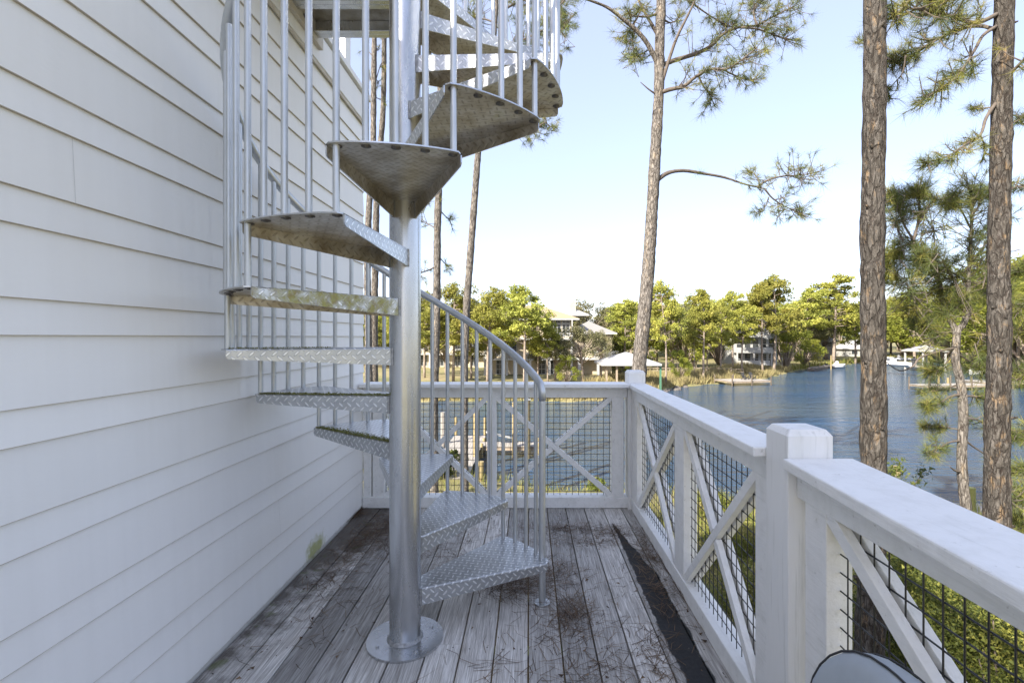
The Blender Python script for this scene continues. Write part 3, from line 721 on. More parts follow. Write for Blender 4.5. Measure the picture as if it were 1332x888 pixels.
# ================================================================== TREES
def tufts(T,D,L,m,width,back=.15):
    """long needles fanned round each twig tip; T,D (n,3)"""
    n_=len(T); T=np.repeat(T,m,0); D=np.repeat(D,m,0); L=np.repeat(L,m)*rng.uniform(.7,1.1,n_*m)
    r=rng.normal(0,1,(n_*m,3)); r/=np.linalg.norm(r,axis=1)[:,None]
    d=D*rng.uniform(.2,1.1,(n_*m,1))+r*.75; d/=np.linalg.norm(d,axis=1)[:,None]
    st=T-D*(rng.random((n_*m,1))*back)
    e=st+d*L[:,None]; e[:,2]-=L*.12
    s=np.cross(d,rng.normal(0,1,(n_*m,3))); s/=np.linalg.norm(s,axis=1)[:,None]; s*=width/2
    return np.stack([st-s,st+s,e],1)
def rough_trunk(pts,radii,name,mat,par,n=22,jit=.05,sub=.12):
    # resample the trunk line and add knobbly bark relief
    P_=[Vector(p) for p in pts]; out=[];rr=[]
    for i in range(len(P_)-1):
        p0=P_[max(i-1,0)];p1=P_[i];p2=P_[i+1];p3=P_[min(i+2,len(P_)-1)]
        k=max(1,int((p2-p1).length/sub))
        for j in range(k):
            t=j/k; q=.5*((2*p1)+(-p0+p2)*t+(2*p0-5*p1+4*p2-p3)*t*t+(-p0+3*p1-3*p2+p3)*t**3)
            out.append(q); rr.append((radii[i]*(1-t)+radii[i+1]*t))
    out.append(P_[-1]); rr.append(radii[-1])
    ph_=random.random()*9; rr=[r*(1+.05*math.sin(i*.9+ph_)*math.sin(i*.37+ph_)+random.gauss(0,.018)) for i,r in enumerate(rr)]
    mb=MB(); mb.tube(out,rr,n,0,True,jit); o=mb.build(name,mat,par,smooth='all'); o.location=tuple(-Vector(par.location)); return o
def px_tree(name,label,trunk,d,w_px,branches,tuft_n,needle,nw,m=34,mat='bark',extra=(),group=None,wr=1.0,base_d=None,seed=1,dscatter=.5,twig=.32,stubs=0,tmul=1.0):
    """trunk [(px,py)], w_px widths in survey pixels; branches: list of (pts, w_px0, zdir, tufts count, spread)"""
    random.seed(seed); 
    base=P(trunk[-1][0],trunk[-1][1],d)
    T=[P(a,b,d) for a,b in trunk][::-1]
    radii=[w/2*d/F for w in w_px][::-1]
    g=hz(T[0].x,T[0].y); dirn=(T[0]-T[1]).normalized()
    if T[0].z>g: T.insert(0,Vector((T[0].x+dirn.x*.3,T[0].y,g-.15))); radii.insert(0,radii[0]*1.25)
    root=thing(name,label,'pine tree',tuple(T[0]),group)
    rough_trunk(T,radii,'trunk',M[mat],root)
    loc=-Vector(root.location)
    for q in range(stubs):        # broken branch stubs and knots
        i=random.randint(1,len(T)-3); t=random.random(); c=T[i].lerp(T[i+1],t); r=radii[i]*(1-t)+radii[i+1]*t; a=random.random()*6.28
        dv=Vector((math.cos(a),math.sin(a)*.6-.3,.25)).normalized(); L_=r*random.uniform(1.05,1.6)
        sm_=MB(); sm_.tube([c,c+dv*r*.9,c+dv*L_],[r*.34,r*.22,r*.09],7,0,True,.15); o=sm_.build('stub',M[mat],root,smooth='all'); o.location=loc
    TT=[];DD=[]
    tw=MB()
    for bi,(pts,w0,dz,nt,spread) in enumerate(branches):
        k=len(pts); q=[P(a,b,d+dz*(i/(k-1))) for i,(a,b) in enumerate(pts)]
        mb=MB(); r0=w0/2*d/F; sm=[];sr=[]
        for i in range(k-1):
            for j in range(4):
                t=j/4; p0=q[max(i-1,0)];p1=q[i];p2=q[i+1];p3=q[min(i+2,k-1)]
                sm.append(.5*((2*p1)+(-p0+p2)*t+(2*p0-5*p1+4*p2-p3)*t*t+(-p0+3*p1-3*p2+p3)*t**3))
                u=(i+t)/(k-1); sr.append(r0*(1-.75*u))
        sm.append(q[-1]); sr.append(r0*.25)
        mb.tube(sm,sr,8,0,True,.08); o=mb.build('branch',M['twig'] if w0<7 else M[mat],root,smooth='all'); o.location=loc
        # twigs
        for i in range(int(nt*tmul)):
            u=1-(random.random()**1.35)*(.62 if nt<40 else .8); u=max(0,min(.999,u)); f_=u*(len(sm)-1); a=int(f_); p0=sm[a].lerp(sm[min(a+1,len(sm)-1)],f_-a)
            tan=(sm[min(a+1,len(sm)-1)]-sm[max(a-1,0)]).normalized()
            rd=Vector((random.gauss(0,1),random.gauss(0,1)*dscatter*1.4,random.gauss(.15,.8))); dr=(tan*.7+rd.normalized()).normalized()
            L=random.uniform(.3,1.)*spread*1.5
            p1=p0+dr*L*.5+Vector((0,0,-.02)); p2=p0+dr*L+Vector((0,0,.06*L))
            tw.tube([p0,p1,p2],[.012*wr,.008*wr,.005*wr],5)
            TT.append(tuple(p2)); DD.append(tuple((p2-p1).normalized()))
            if random.random()<.6:
                p3=p1+Vector((random.gauss(0,1),random.gauss(0,.7),random.gauss(.3,.7))).normalized()*L*.45; tw.tube([p1,p3],[.006*wr,.004*wr],4)
                TT.append(tuple(p3)); DD.append(tuple((p3-p1).normalized()))
    for (cx,cy,rx,ry,nt) in extra:
        for i in range(nt):
            a=random.random()*6.28; r=math.sqrt(random.random()); dd=d+random.gauss(0,.6)
            p2=P(cx+rx*r*math.cos(a),cy+ry*r*math.sin(a),dd); dr=Vector((random.gauss(0,1),random.gauss(0,.6),random.gauss(.3,.7))).normalized()
            p1=p2-dr*twig; tw.tube([p1,p2],[.009*wr,.005*wr],5); TT.append(tuple(p2)); DD.append(tuple(dr))
            p0=P(cx,cy,d); tw.tube([p1,p1.lerp(p0,.4)+Vector((0,0,-.04)),p0],[.005*wr,.006*wr,.008*wr],5)
    if TT:
        T_=np.array(TT); D_=np.array(DD); n_=len(T_)
        V=tufts(T_,D_,rng.uniform(.8,1.15,n_)*needle,m,nw)
        tone=np.repeat(np.clip(rng.normal(.45,.22,n_),0,1),m)+rng.normal(0,.1,n_*m)
        o=tri_mesh('crown',V,np.clip(tone,0,1),M['needle'],root,tw,M['twig']); o.location=loc
    return root
# tall pine with bare lower branch
px_tree('pine_tree','tall pine with one long bare branch reaching right over the river',
 [(866,-120),(861,-40),(860,0),(858,60),(857,120),(853,190),(849,260),(844,340),(838,410),(832,470),(828,560),(824,660)],14,[9,11,12,12.5,13,14,14.5,16,17.5,18.5,19,20],
 [([(857,233),(869,225),(889,222),(916,226),(943,231),(970,240),(997,246)],6,.8,4,.35),
  ([(985,243),(1000,234),(1020,229),(1040,228),(1062,224)],3,.4,26,.5),
  ([(995,246),(1005,258),(1020,268),(1038,276)],2.6,.3,24,.45),
  ([(990,243),(985,232),(978,224)],2.,.2,7,.25),
  ([(1000,256),(996,268),(988,276)],2.,.2,7,.2),
  ([(856,122),(870,117),(890,112),(905,100),(925,90),(945,90),(962,80),(985,62)],6,-.8,50,.5),
  ([(908,98),(915,112),(925,125),(922,135)],2.5,.5,20,.35),
  ([(940,90),(955,98),(975,105),(985,102)],2.5,.5,15,.3),
  ([(858,86),(880,78),(905,70),(925,60),(940,45),(960,36),(985,33),(1005,22),(1030,10)],6.5,1,55,.6),
  ([(965,36),(985,38),(1005,45),(1022,50)],3,.4,26,.45),
  ([(985,33),(980,15),(990,-5)],3,.4,34,.5),
  ([(860,112),(868,85),(880,50),(895,20),(906,-5),(915,-40)],5,-.7,6,.4),
  ([(895,0),(915,15),(935,28),(948,35)],2.5,.6,22,.35),
  ([(856,85),(845,62),(830,42),(810,25),(790,10),(765,0),(740,-6)],7,-1,12,.4),
  ([(820,32),(825,45),(815,58)],2.2,.2,9,.3),
  ([(848,62),(835,70),(820,76)],2.2,.3,16,.25),
  ([(740,-6),(728,8),(718,22)],2.2,.3,16,.35),
  ([(855,45),(842,22),(828,-5),(820,-30)],5,.7,10,.4),
  ([(856,18),(840,22),(818,21)],4,-.3,12,.35),
  ([(862,25),(872,30),(882,25)],3,.4,12,.3),
  ([(856,124),(846,118),(833,107)],3.2,-.2,0,.1),
  ([(835,12),(825,30),(815,45)],2,.3,14,.35)],0,.30,.0085,26,'bark2',tmul=1.15,extra=[(835,10,30,16,14),(888,-8,30,14,14),(730,40,12,30,18),(825,80,18,14,10),(905,-10,40,15,16),(1042,232,26,16,12),(1020,272,22,12,9),(992,234,18,10,6),(955,82,24,12,8),(1000,30,34,22,16)],seed=3)
# the two great trunks beside the rail
px_tree('pine_tree','thick dark barked pine trunk just beyond the white rail post',
 [(1139,-150),(1138,-10),(1138,100),(1136,230),(1134.5,340),(1136,450),(1136,600),(1133,760),(1130,888),(1128,960)],7.,[24,25,26,26.5,27,28,30,32,33,37],[],0,.25,.006,seed=5,stubs=9)
px_tree('pine_tree','lichened pine trunk near the right edge with high needled branches',
 [(1311,-150),(1307,-10),(1304,100),(1302,200),(1299,340),(1300,450),(1297,560),(1297,690),(1294,860),(1292,900)],8,[20,21,21,22,23,24.5,26,28,30,34],
 [([(1297,34),(1279,46),(1268,65),(1256,84),(1241,103),(1225,113),(1202,130)],4.5,-.6,34,.22),
  ([(1297,132),(1283,153),(1275,176),(1256,188),(1233,203),(1206,212)],4.5,-.5,30,.20),
  ([(1275,176),(1280,188),(1281,200)],2,.2,7,.15),
  ([(1290,140),(1275,141),(1267,139)],2,.2,5,.12),
  ([(1298,18),(1270,30),(1240,22),(1210,14),(1178,12),(1165,20)],5.5,-.9,64,.34),
  ([(1298,40),(1275,34),(1250,38),(1225,48),(1200,64),(1178,76),(1158,80)],5,.9,70,.30),
  ([(1178,72),(1174,95),(1160,112),(1152,125)],2.2,.3,14,.16),
  ([(1262,60),(1262,75),(1266,88)],2.,.3,10,.18),
  ([(1300,-5),(1270,-12),(1240,-5),(1210,5)],5,.4,50,.35),
  ([(1158,78),(1140,66),(1121,52)],2.4,.9,9,.13),
  ([(1309,100),(1322,88),(1340,68)],6,-.4,6,.3),
  ([(1306,150),(1318,160),(1330,150)],2.4,.5,16,.18),
  ([(1308,250),(1320,244),(1340,238)],2.4,.5,14,.2)],0,.22,.0050,27,'bark',seed=7,tmul=1.3,stubs=9)
# crooked small pine with a forked top
px_tree('pine_tree','small crooked forked pine with long drooping needles between the big trunks',
 [(1245,425),(1244,445),(1243,470),(1250,500),(1253,540),(1251,600),(1254,640),(1257,670),(1258,800)],9.5,[8.5,9,9,9.5,10.5,11,11.5,12,14],
 [([(1245,430),(1238,420),(1226,390),(1220,359),(1206,336),(1188,313)],8,.3,52,.34),
  ([(1188,313),(1194,290),(1196,262),(1194,250)],4,.2,34,.26),
  ([(1245,430),(1254,420),(1260,399),(1260,368),(1262,327),(1264,285),(1264,245)],8,-.3,62,.34),
  ([(1222,365),(1205,352),(1180,362),(1155,362)],3.2,.5,26,.3),
  ([(1190,316),(1175,320),(1160,330),(1150,345)],3,.3,34,.26),
  ([(1188,312),(1176,292),(1168,270),(1160,255)],3,.3,30,.26),
  ([(1196,290),(1210,265),(1222,260),(1234,262)],2.5,-.3,14,.22),
  ([(1262,345),(1280,320),(1292,300),(1300,285)],3,.4,24,.28),
  ([(1264,300),(1248,270),(1235,262)],2.5,.3,12,.2),
  ([(1261,370),(1240,355),(1215,345),(1196,336)],3,-.4,30,.26),
  ([(1261,390),(1275,385),(1290,380),(1310,385)],3,.4,30,.28),
  ([(1264,262),(1280,255),(1300,250)],2.5,.4,16,.22),
  ([(1244,452),(1225,456),(1197,465),(1188,476),(1170,482),(1152,470)],3.6,-.5,0,.2),
  ([(1246,450),(1225,478),(1205,480)],2.4,.4,12,.16),
  ([(1246,460),(1262,470),(1282,482)],2.6,.4,22,.18),
  ([(1246,430),(1222,432),(1200,420)],2.6,.3,22,.2),
  ([(1249,513),(1235,516),(1218,527),(1204,529)],4,-.3,10,.15),
  ([(1250,517),(1265,515),(1288,522)],4,.3,10,.2),
  ([(1247,500),(1230,505),(1200,512)],2.6,.4,7,.16),
  ([(1251,573),(1235,575),(1220,583),(1206,588)],3,-.3,10,.18),
  ([(1252,560),(1228,555),(1203,556)],2.4,.4,10,.2),
  ([(1255,572),(1268,582),(1285,593),(1296,603)],3,.3,5,.12),
  ([(1252,545),(1270,545),(1290,555)],2.4,.3,8,.2),
  ([(1251,613),(1243,612),(1235,606)],4,-.2,0,.1)],0,.27,.0062,26,'bark2',seed=9,wr=.8,tmul=2.0,extra=[(1165,290,18,40,26),(1215,300,30,40,26),(1185,380,34,34,30),(1240,360,50,50,40),(1285,330,20,60,24),(1275,440,22,40,14),(1215,440,26,24,10)])
px_tree('pine_tree','young pine leaning in at the right edge with yellow green needle sprays',
 [(1372,300),(1368,450),(1366,600),(1364,800)],8.5,[6,9,12,15],
 [([(1368,560),(1345,565),(1322,560),(1312,566)],3,.3,40,.22),([(1368,640),(1345,640),(1325,645),(1314,652)],3,-.3,40,.22),([(1368,470),(1345,480),(1322,488)],3,.3,26,.22),
  ([(1368,600),(1345,605),(1322,612)],3,.3,26,.2),([(1370,380),(1345,392),(1322,402)],3,.2,24,.22),([(1371,330),(1345,350),(1326,352)],3,.2,26,.2),([(1365,700),(1340,690),(1322,676)],3,.2,26,.2),([(1372,440),(1350,438),(1326,428)],3,.2,24,.2)],0,.24,.0055,27,'bark2',seed=12,tmul=1.2)
# pines on the shore behind the stair
px_tree('pine_tree','slim straight pine trunk nearest to the right of the steel pole',
 [(577,-150),(574,30),(573,150),(571,235),(569,300),(568,400),(565,520),(565,600),(565,660)],17,[7,8,8.5,9,9.5,9.5,10,10.5,12],
 [([(569,298),(558,292),(548,285)],2.2,.5,8,.4),([(568,346),(556,352),(544,356)],2.6,-.3,12,.45),([(569,270),(580,282),(586,288)],2,.3,6,.3),([(568,330),(578,342),(585,348)],2,.3,6,.25),
  ([(569,250),(556,262),(545,270)],2,.2,10,.4),([(568,380),(556,385),(546,388)],2,.2,6,.35),([(575,60),(600,30),(625,20)],4,.5,26,.8),([(575,0),(560,-20),(540,-30)],4,.5,20,.8)],0,.28,.009,30,'bark2',seed=21)
px_tree('pine_tree','leaning pine whose crown shows behind the upper steel treads',
 [(648,-60),(643,40),(632,120),(623,190),(618,250),(612,330),(607,400),(604,470),(604,560),(604,665)],17,[6,6.5,7,8,8.5,9,9.5,10,10,12],
 [([(630,135),(655,160),(680,168),(705,165)],3,.4,40,.65),([(640,80),(665,60),(690,48),(712,45)],3.5,.5,55,.75),([(645,20),(670,5),(700,-5),(728,0)],3.5,.5,55,.8),([(640,70),(625,62),(610,60)],3,-.4,30,.6),([(644,30),(628,25),(612,30)],3,.4,26,.6),([(690,48),(715,35),(735,30)],2.4,.3,24,.5),([(700,165),(710,160),(716,168)],2,.3,10,.3)],0,.28,.009,32,'bark2',seed=23)
px_tree('pine_tree','thin pine with scattered small branches seen just left of the steel pole',
 [(489,-80),(487,50),(486,120),(485,200),(480,270),(478,350),(479,420),(480,520),(481,655)],18,[5,6.5,7,7.5,8,8.5,9,9.5,11],
 [([(486,75),(478,65),(474,58)],1.6,.2,4,.25),([(486,70),(494,60)],1.6,.2,3,.2),([(486,115),(495,85),(500,80)],1.6,.2,5,.3),([(486,110),(478,98)],1.6,.2,5,.25),([(486,125),(498,132)],1.6,.2,2,.2),([(487,100),(493,108)],1.6,.2,3,.2),([(488,20),(478,25)],1.6,.2,5,.3)],0,.26,.008,24,'bark2',seed=25)
px_tree('pine_tree','bare pine trunk half hidden behind the left side of the steel pole',
 [(500,-60),(499,120),(494,200),(490,260),(488,350),(487,420),(487,520),(488,655)],18.6,[5.5,6.5,7.5,8,8.5,9,9.5,11],[([(499,60),(506,40)],2,.2,10,.5)],0,.26,.008,24,'bark2',seed=27)

# shrubs below the rail
def shrub(name,label,x,y,z0,w,d_,h,n_,size,mat='shrub',cat='shrub',group=None,stems=6):
    root=thing(name,label,cat,(x,y,z0),group)
    nc=max(8,int(n_/160)); cc=rng.normal(0,1,(nc,3)); cc/=np.linalg.norm(cc,axis=1)[:,None]; cc*=rng.uniform(.45,.95,(nc,1)); 
    C_=cc*np.array([w/2,d_/2,h/2])+np.array([0,0,h/2]); C_[:,2]=np.maximum(C_[:,2],.1)
    i=rng.integers(0,nc,n_); c=C_[i]+rng.normal(0,1,(n_,3))*np.array([w,d_,h])*.075
    V=c[:,None,:]+rng.normal(0,size,(n_,3,3)); tone=np.clip(rng.normal(.42,.26,nc)[i]+rng.normal(0,.14,n_),0,1)
    mb=MB()
    for k in range(stems):
        e=C_[rng.integers(0,nc)]; mb.tube([(rng.normal(0,.08),rng.normal(0,.08),-.1),tuple(e*np.array([.4,.4,.5])),tuple(e)],[.03*h/2,.02*h/2,.008*h/2],6)
    mb.build('stems',M['twig'],root,smooth='all'); tri_mesh('crown',V,tone,M[mat],root); return root
for (px,d,top,w,lab) in ((1175,8.2,725,1.7,'green leafy shrub against the thick pine trunk below the rail'),(1235,7.3,760,1.8,'dense sunlit shrub in the middle of the near wire panel'),(1215,10.5,690,2.6,'tall yellow green bush behind the dense shrub'),
    (1300,6.6,790,1.7,'low leafy shrub at the foot of the lichened trunk'),(1350,8.5,735,2.2,'bushy shrub at the right edge below the rail'),(1110,6.0,860,1.2,'small shrub beneath the near corner of the wire panel'),
    (958,12.5,672,2.2,'yellow green bush standing behind the middle wire panel'),(925,15.5,640,1.4,'pale bush beside the water seen through the wire mesh'),(985,10.0,735,1.8,'bright bush close behind the white post')):
    b=P(px,top,d); z0=hz(b.x,b.y); shrub('shrub',lab,b.x,b.y,z0,w,w,max(.6,b.z-z0),int(8500*w),.019,'shrub' if px>1100 else 'grass')
b=P(1178,618,17.5); shrub('shrub','sparse twiggy shrub poking up beside the thick trunk at the rail',b.x,b.y,hz(b.x,b.y),1.9,1.2,1.2+b.z-hz(b.x,b.y)+.0,700,.045)
for px,d in ((576,20.5),(590,21),(545,20),(500,19.5),(770,20.3)):
    b=P(px,610,d); shrub('shrub',{576:'round green bush between the two pine trunks behind the stair',590:'low bush right of the slim trunks on the shore',545:'small bush just right of the steel pole',500:'bush hidden behind the steel pole on the shore',770:'tuft of yellow shrub at the shore under the far railing'}[px],b.x,b.y,hz(b.x,b.y),1.3,1.,1.1 if px<700 else .5,1500,.05,'shrub' if px!=770 else 'grass')

# ---- distant trees, shared meshes
def far_variant(kind,seed):
    r=np.random.default_rng(seed); random.seed(seed)
    H=10.0; tr=MB(); C_=[];Rr=[]
    lean=r.normal(0,.25,2)
    axis=lambda t:Vector((lean[0]*t*t+.12*math.sin(t*5+seed),lean[1]*t*t,H*t))
    if kind=='pine':
        tr.tube([axis(i/9*.96) for i in range(10)],[.17*(1-.8*i/9) for i in range(10)],7)
        lo=r.uniform(.30,.46)
        for k in range(34):
            t=lo+(1-lo)*(k+r.random())/34; a=r.random()*6.28; env=math.sin(min(1,(1.06-t)/(1.06-lo))**.75*math.pi*.62)**.8
            L=2.5*env*r.uniform(.45,1.05)+.15; p0=axis(t*.95); e=p0+Vector((math.cos(a)*L,math.sin(a)*L,L*r.uniform(.05,.5)))
            tr.tube([p0,p0.lerp(e,.5)+Vector((0,0,-.05)),e],[.05,.035,.02],4)
            C_.append(e); Rr.append(r.uniform(.55,.95)); 
            if L>1: C_.append(p0.lerp(e,.62)+Vector((r.normal(0,.3),r.normal(0,.3),.15))); Rr.append(r.uniform(.35,.6))
        C_.append(axis(1)); Rr.append(.6); C_.append(axis(.96)+Vector((.4,.1,-.1))); Rr.append(.5)
        n_=130; fl=.62; sz=.098
    elif kind=='oak':
        tr.tube([axis(i/5*.5) for i in range(6)],[.28*(1-.5*i/5) for i in range(6)],7)
        for k in range(34):
            a=r.random()*6.28; el=r.uniform(-.15,1.45); L=r.uniform(2.,4.4)*(.8+.2*math.cos(el)); p0=axis(r.uniform(.25,.5))
            e=Vector((0,0,4.8))+Vector((math.cos(a)*math.cos(el)*L,math.sin(a)*math.cos(el)*L,math.sin(el)*L*1.05))
            tr.tube([p0,p0.lerp(e,.5)+Vector((0,0,.2)),e],[.08,.05,.02],4); C_.append(e); Rr.append(r.uniform(.7,1.1))
        n_=170; fl=.8; sz=.10
    else:
        for k in range(20):
            a=r.random()*6.28; el=r.uniform(0,1.5); L=r.uniform(2.2,4.2); e=Vector((math.cos(a)*math.cos(el)*L,math.sin(a)*math.cos(el)*L,3+math.sin(el)*L*1.4-1.4*random.random()))
            tr.tube([(0,0,0),e.lerp(Vector((0,0,2)),.5),e],[.12,.07,.02],4); C_.append(e); Rr.append(r.uniform(.9,1.4))
        n_=320; fl=.8; sz=.105
    C_=np.array([tuple(c) for c in C_]); Rr=np.array(Rr); i=np.repeat(np.arange(len(C_)),n_)
    u=r.normal(0,1,(len(i),3)); u/=np.linalg.norm(u,axis=1)[:,None]; u*=r.random((len(i),1))**.45
    c=C_[i]+u*Rr[i][:,None]*np.array([1,1,fl])
    V=c[:,None,:]+r.normal(0,sz,(len(i),3,3)); tone=np.clip(r.normal(.5,.17,len(C_))[i]+r.normal(0,.13,len(i)),0,1)
    return tr,V,tone
VAR={}
for kind,seeds in (('pine',(1,2,3,4,5)),('oak',(11,12,13)),('lime',(21,22))):
    for s_ in seeds: VAR.setdefault(kind,[]).append(far_variant('bush' if kind=='lime' else kind,s_))
cache={}
FM={'pine':'far_pine','oak':'far_oak','lime':'far_lime'}; FN={'pine':'pine_tree','oak':'oak_tree','lime':'leafy_tree'}
def far_tree(kind,vi,x,y,h,label,group,sx=1.0,cat=None):
    vi%=len(VAR[kind]); z=hz(x,y)-.1; s_=h/(10.3 if kind=='pine' else 9.2 if kind=='oak' else 7.5)
    root=thing(FN[kind],label,cat or {'pine':'pine tree','oak':'oak tree','lime':'tree'}[kind],(x,y,z),group,rz=random.random()*6.28)
    root.scale=(s_*sx,s_*sx,s_)
    if (kind,vi) not in cache:
        tr,V,tone=VAR[kind][vi]; a=tr.build('trunk',M['bark_far'],root,smooth='all'); b=tri_mesh('crown',V,tone,M[FM[kind]],root); cache[(kind,vi)]=(a.data,b.data)
    else:
        for nm,dt in zip(('trunk','crown'),cache[(kind,vi)]):
            o=bpy.data.objects.new(nm,dt); COL.objects.link(o); o.parent=root
    return root
random.seed(77)
def ft(kind,vi,px,top,d,label,sx=1.,group='trees on the far bank'):
    x=(px-VX)/F*d; z=hz(x,d); h=EYE-(top-VY)/F*d-z; return far_tree(kind,vi,x,d,h,label,group,sx)
for t in (('pine',0,552,378,66,'pine behind the handrail just right of the steel pole',.9),('pine',1,590,366,62,'yellow topped pine crossed by the leaning near trunk',1.0),('pine',2,634,372,58,'dark round headed pine left of the cream house',.95),
    ('pine',3,683,371,56,'spreading pine right before the cream house porch',1.05),('pine',1,712,412,60,'short dark pine in front of the cream house windows',.8),('oak',0,757,418,60,'pale feathery oak against the cream house',.95),('oak',2,762,388,90,'sparse grey oak rising behind the cream house roof',.95),
    ('lime',0,737,462,59,'small round dark bush by the cream house columns',.8),('pine',4,812,388,78,'bright pine left of the tall trunk above the pavilion',1.1),('pine',0,790,400,95,'pine beyond the pavilion roof',1.1),
    ('pine',2,866,363,63,'tall slim pine on the lawn edge right of the pavilion',.72),('pine',3,916,376,68,'dark headed pine on the grassy point with bare trunk',.85),('pine',1,903,400,72,'thin leaning pine on the point beside the fence',.6),
    ('pine',4,938,388,76,'pine between the point and the white house',.75),('pine',0,953,377,80,'narrow topped pine left of the white house',.85),('pine',2,992,366,82,'pine over the right side of the white house',.8),('pine',1,1008,356,84,'tallest broad pine right of the white house',.95),
    ('lime',1,1022,424,92,'bright yellow green tree spreading over the cove shore',1.15),('lime',0,1045,432,100,'second bright tree right of the yellow green one',1.0),('pine',3,1050,374,108,'small topped pine between two broad ones over the cove',1.0),('pine',4,1085,356,110,'broad high pine just left of the thick trunk',1.15),
    ('pine',0,1112,395,118,'pine partly behind the thick trunk',1.1),('oak',1,1075,410,122,'grey green oak above the boathouse',1.1),('lime',0,884,456,66,'small lime green bush on the lawn by the fence',.7)):
    ft(*t)
for t in (('pine',3,566,398,60,'low spreading pine under the handrail by the steel pole',1.2),('pine',0,612,402,66,'lower pine between the leaning trunk and the dark round pine',1.15),('pine',2,655,392,62,'bushy pine touching the dark round headed pine',1.05),('oak',1,580,425,72,'grey oak in front of the hidden pale house',1.0),('oak',2,640,428,68,'loose oak before the cream house balcony',.9),('oak',0,700,440,66,'small grey oak beside the cream house porch',.8),('pine',1,535,380,70,'pine behind the steel pole on the far bank',1.1),('oak',1,790,425,84,'olive oak by the wing of the cream house',.9),('lime',1,1000,442,96,'bright bush at the corner of the white house',.8),('oak',2,782,428,68,'loose olive oak at the wing porch by the pavilion',.75),('oak',0,722,430,63,'feathery oak before the middle of the cream house',.7),('pine',4,700,402,61,'dense pine at the left corner of the tan roof',.85),('pine',2,965,395,78,'pine screening the front of the white house',.9)):
    ft(*t)
for i,(px,top,d) in enumerate(((1160,385,150),(1175,392,144),(1190,380,130),(1206,396,140),(1222,376,122),(1240,384,128),(1258,364,112),(1276,380,118),(1293,368,104),(1312,352,95),(1330,340,88),(1345,330,80),(1325,372,84),(1350,350,74))):
    ft('lime' if i%3==1 else 'pine',i,px,top,d,'sunlit tree in the dense wood along the right shore',1.25,'trees in the wood along the right shore')
# the wood behind everything
cnt=0
for row,(d0,d1,tp0,tp1,st) in enumerate(((84,98,396,424,16),(104,128,386,412,14),(135,165,388,408,12),(175,215,392,410,11))):
    px=425
    while px<1400:
        q=px+random.uniform(-6,6); d=random.uniform(d0,d1); x=(q-VX)/F*d
        s=float(water_sd(np.array([x]),np.array([d]))[0])
        hous=(672<q<775 and d<92) or (945<q<1012 and d<100) or (d<92 and 560<q<640)
        if s>4 and not hous:
            kind=random.choices(['pine','oak','lime'],[6,2,2])[0]
            tp=random.uniform(tp0,tp1)+(12 if kind=='lime' else 0)+ (8 if 1115<q<1160 else 0)+(18 if 640<q<800 else 0)
            ft(kind,random.randint(0,4),q,tp,d,'tree in the wood that closes the view behind the far bank',random.uniform(1.0,1.35),'trees in the far wood'); cnt+=1
        px+=st
for i in range(34):
    q=random.choice([random.uniform(555,700),random.uniform(760,860),random.uniform(880,1110),random.uniform(1060,1130)]); d=random.uniform(70,110); x=(q-VX)/F*d
    if float(water_sd(np.array([x]),np.array([d]))[0])<5: continue
    far_tree(random.choice(['lime','oak']),i,x,d,random.uniform(1.6,3.2),'low bush growing under the far pines','understorey bushes on the far bank',1.1,'bush')
# ================================================================== FAR BUILDINGS AND DOCKS
def win(par,x0,x1,y,z0,z1,cols=2,rows=2,proud=.06):
    mb=MB(); t=.09
    mb.box(x0-t,x0,y-proud,y+.02,z0-t,z1+t); mb.box(x1,x1+t,y-proud,y+.02,z0-t,z1+t); mb.box(x0,x1,y-proud,y+.02,z1,z1+t); mb.box(x0,x1,y-proud,y+.02,z0-t,z0)
    for i in range(1,cols): q=x0+(x1-x0)*i/cols; mb.box(q-.035,q+.035,y-proud+.01,y-.012,z0,z1)
    for i in range(1,rows): q=z0+(z1-z0)*i/rows; mb.box(x0,x1,y-proud+.012,y-.013,q-.03,q+.03)
    w=mb.build('window',M['white'],par); w.location=tuple(-Vector(par.location))
    mb=MB(); mb.box(x0,x1,y-.010,y-.004,z0,z1); mb.build('pane',M['glass'],w); return w
def hip(par,x0,x1,y0,y1,z0,z1,over,mat,name='roof'):
    mb=MB(); X0,X1,Y0,Y1=x0-over,x1+over,y0-over,y1+over; r=(Y1-Y0)/2; ym=(Y0+Y1)/2
    a=min(r,(X1-X0)/2-.05); b=len(mb.v)
    mb.v+=[(X0,Y0,z0),(X1,Y0,z0),(X1,Y1,z0),(X0,Y1,z0),(X0+a,ym,z1),(X1-a,ym,z1),(X0,Y0,z0-.22),(X1,Y0,z0-.22),(X1,Y1,z0-.22),(X0,Y1,z0-.22)]
    for f in ((0,1,5,4),(1,2,5),(2,3,4,5),(3,0,4)): mb.face([b+i for i in f],0)
    for f in ((6,7,1,0),(7,8,2,1),(8,9,3,2),(9,6,0,3),(9,8,7,6)): mb.face([b+i for i in f],1)
    o=mb.build(name,[mat,M['white']],par); o.location=tuple(-Vector(par.location)); return o
def bpart(par,name,boxes,mat):
    mb=MB()
    for b in boxes: mb.box(*b)
    o=mb.build(name,mat,par); o.location=tuple(-Vector(par.location)); return o
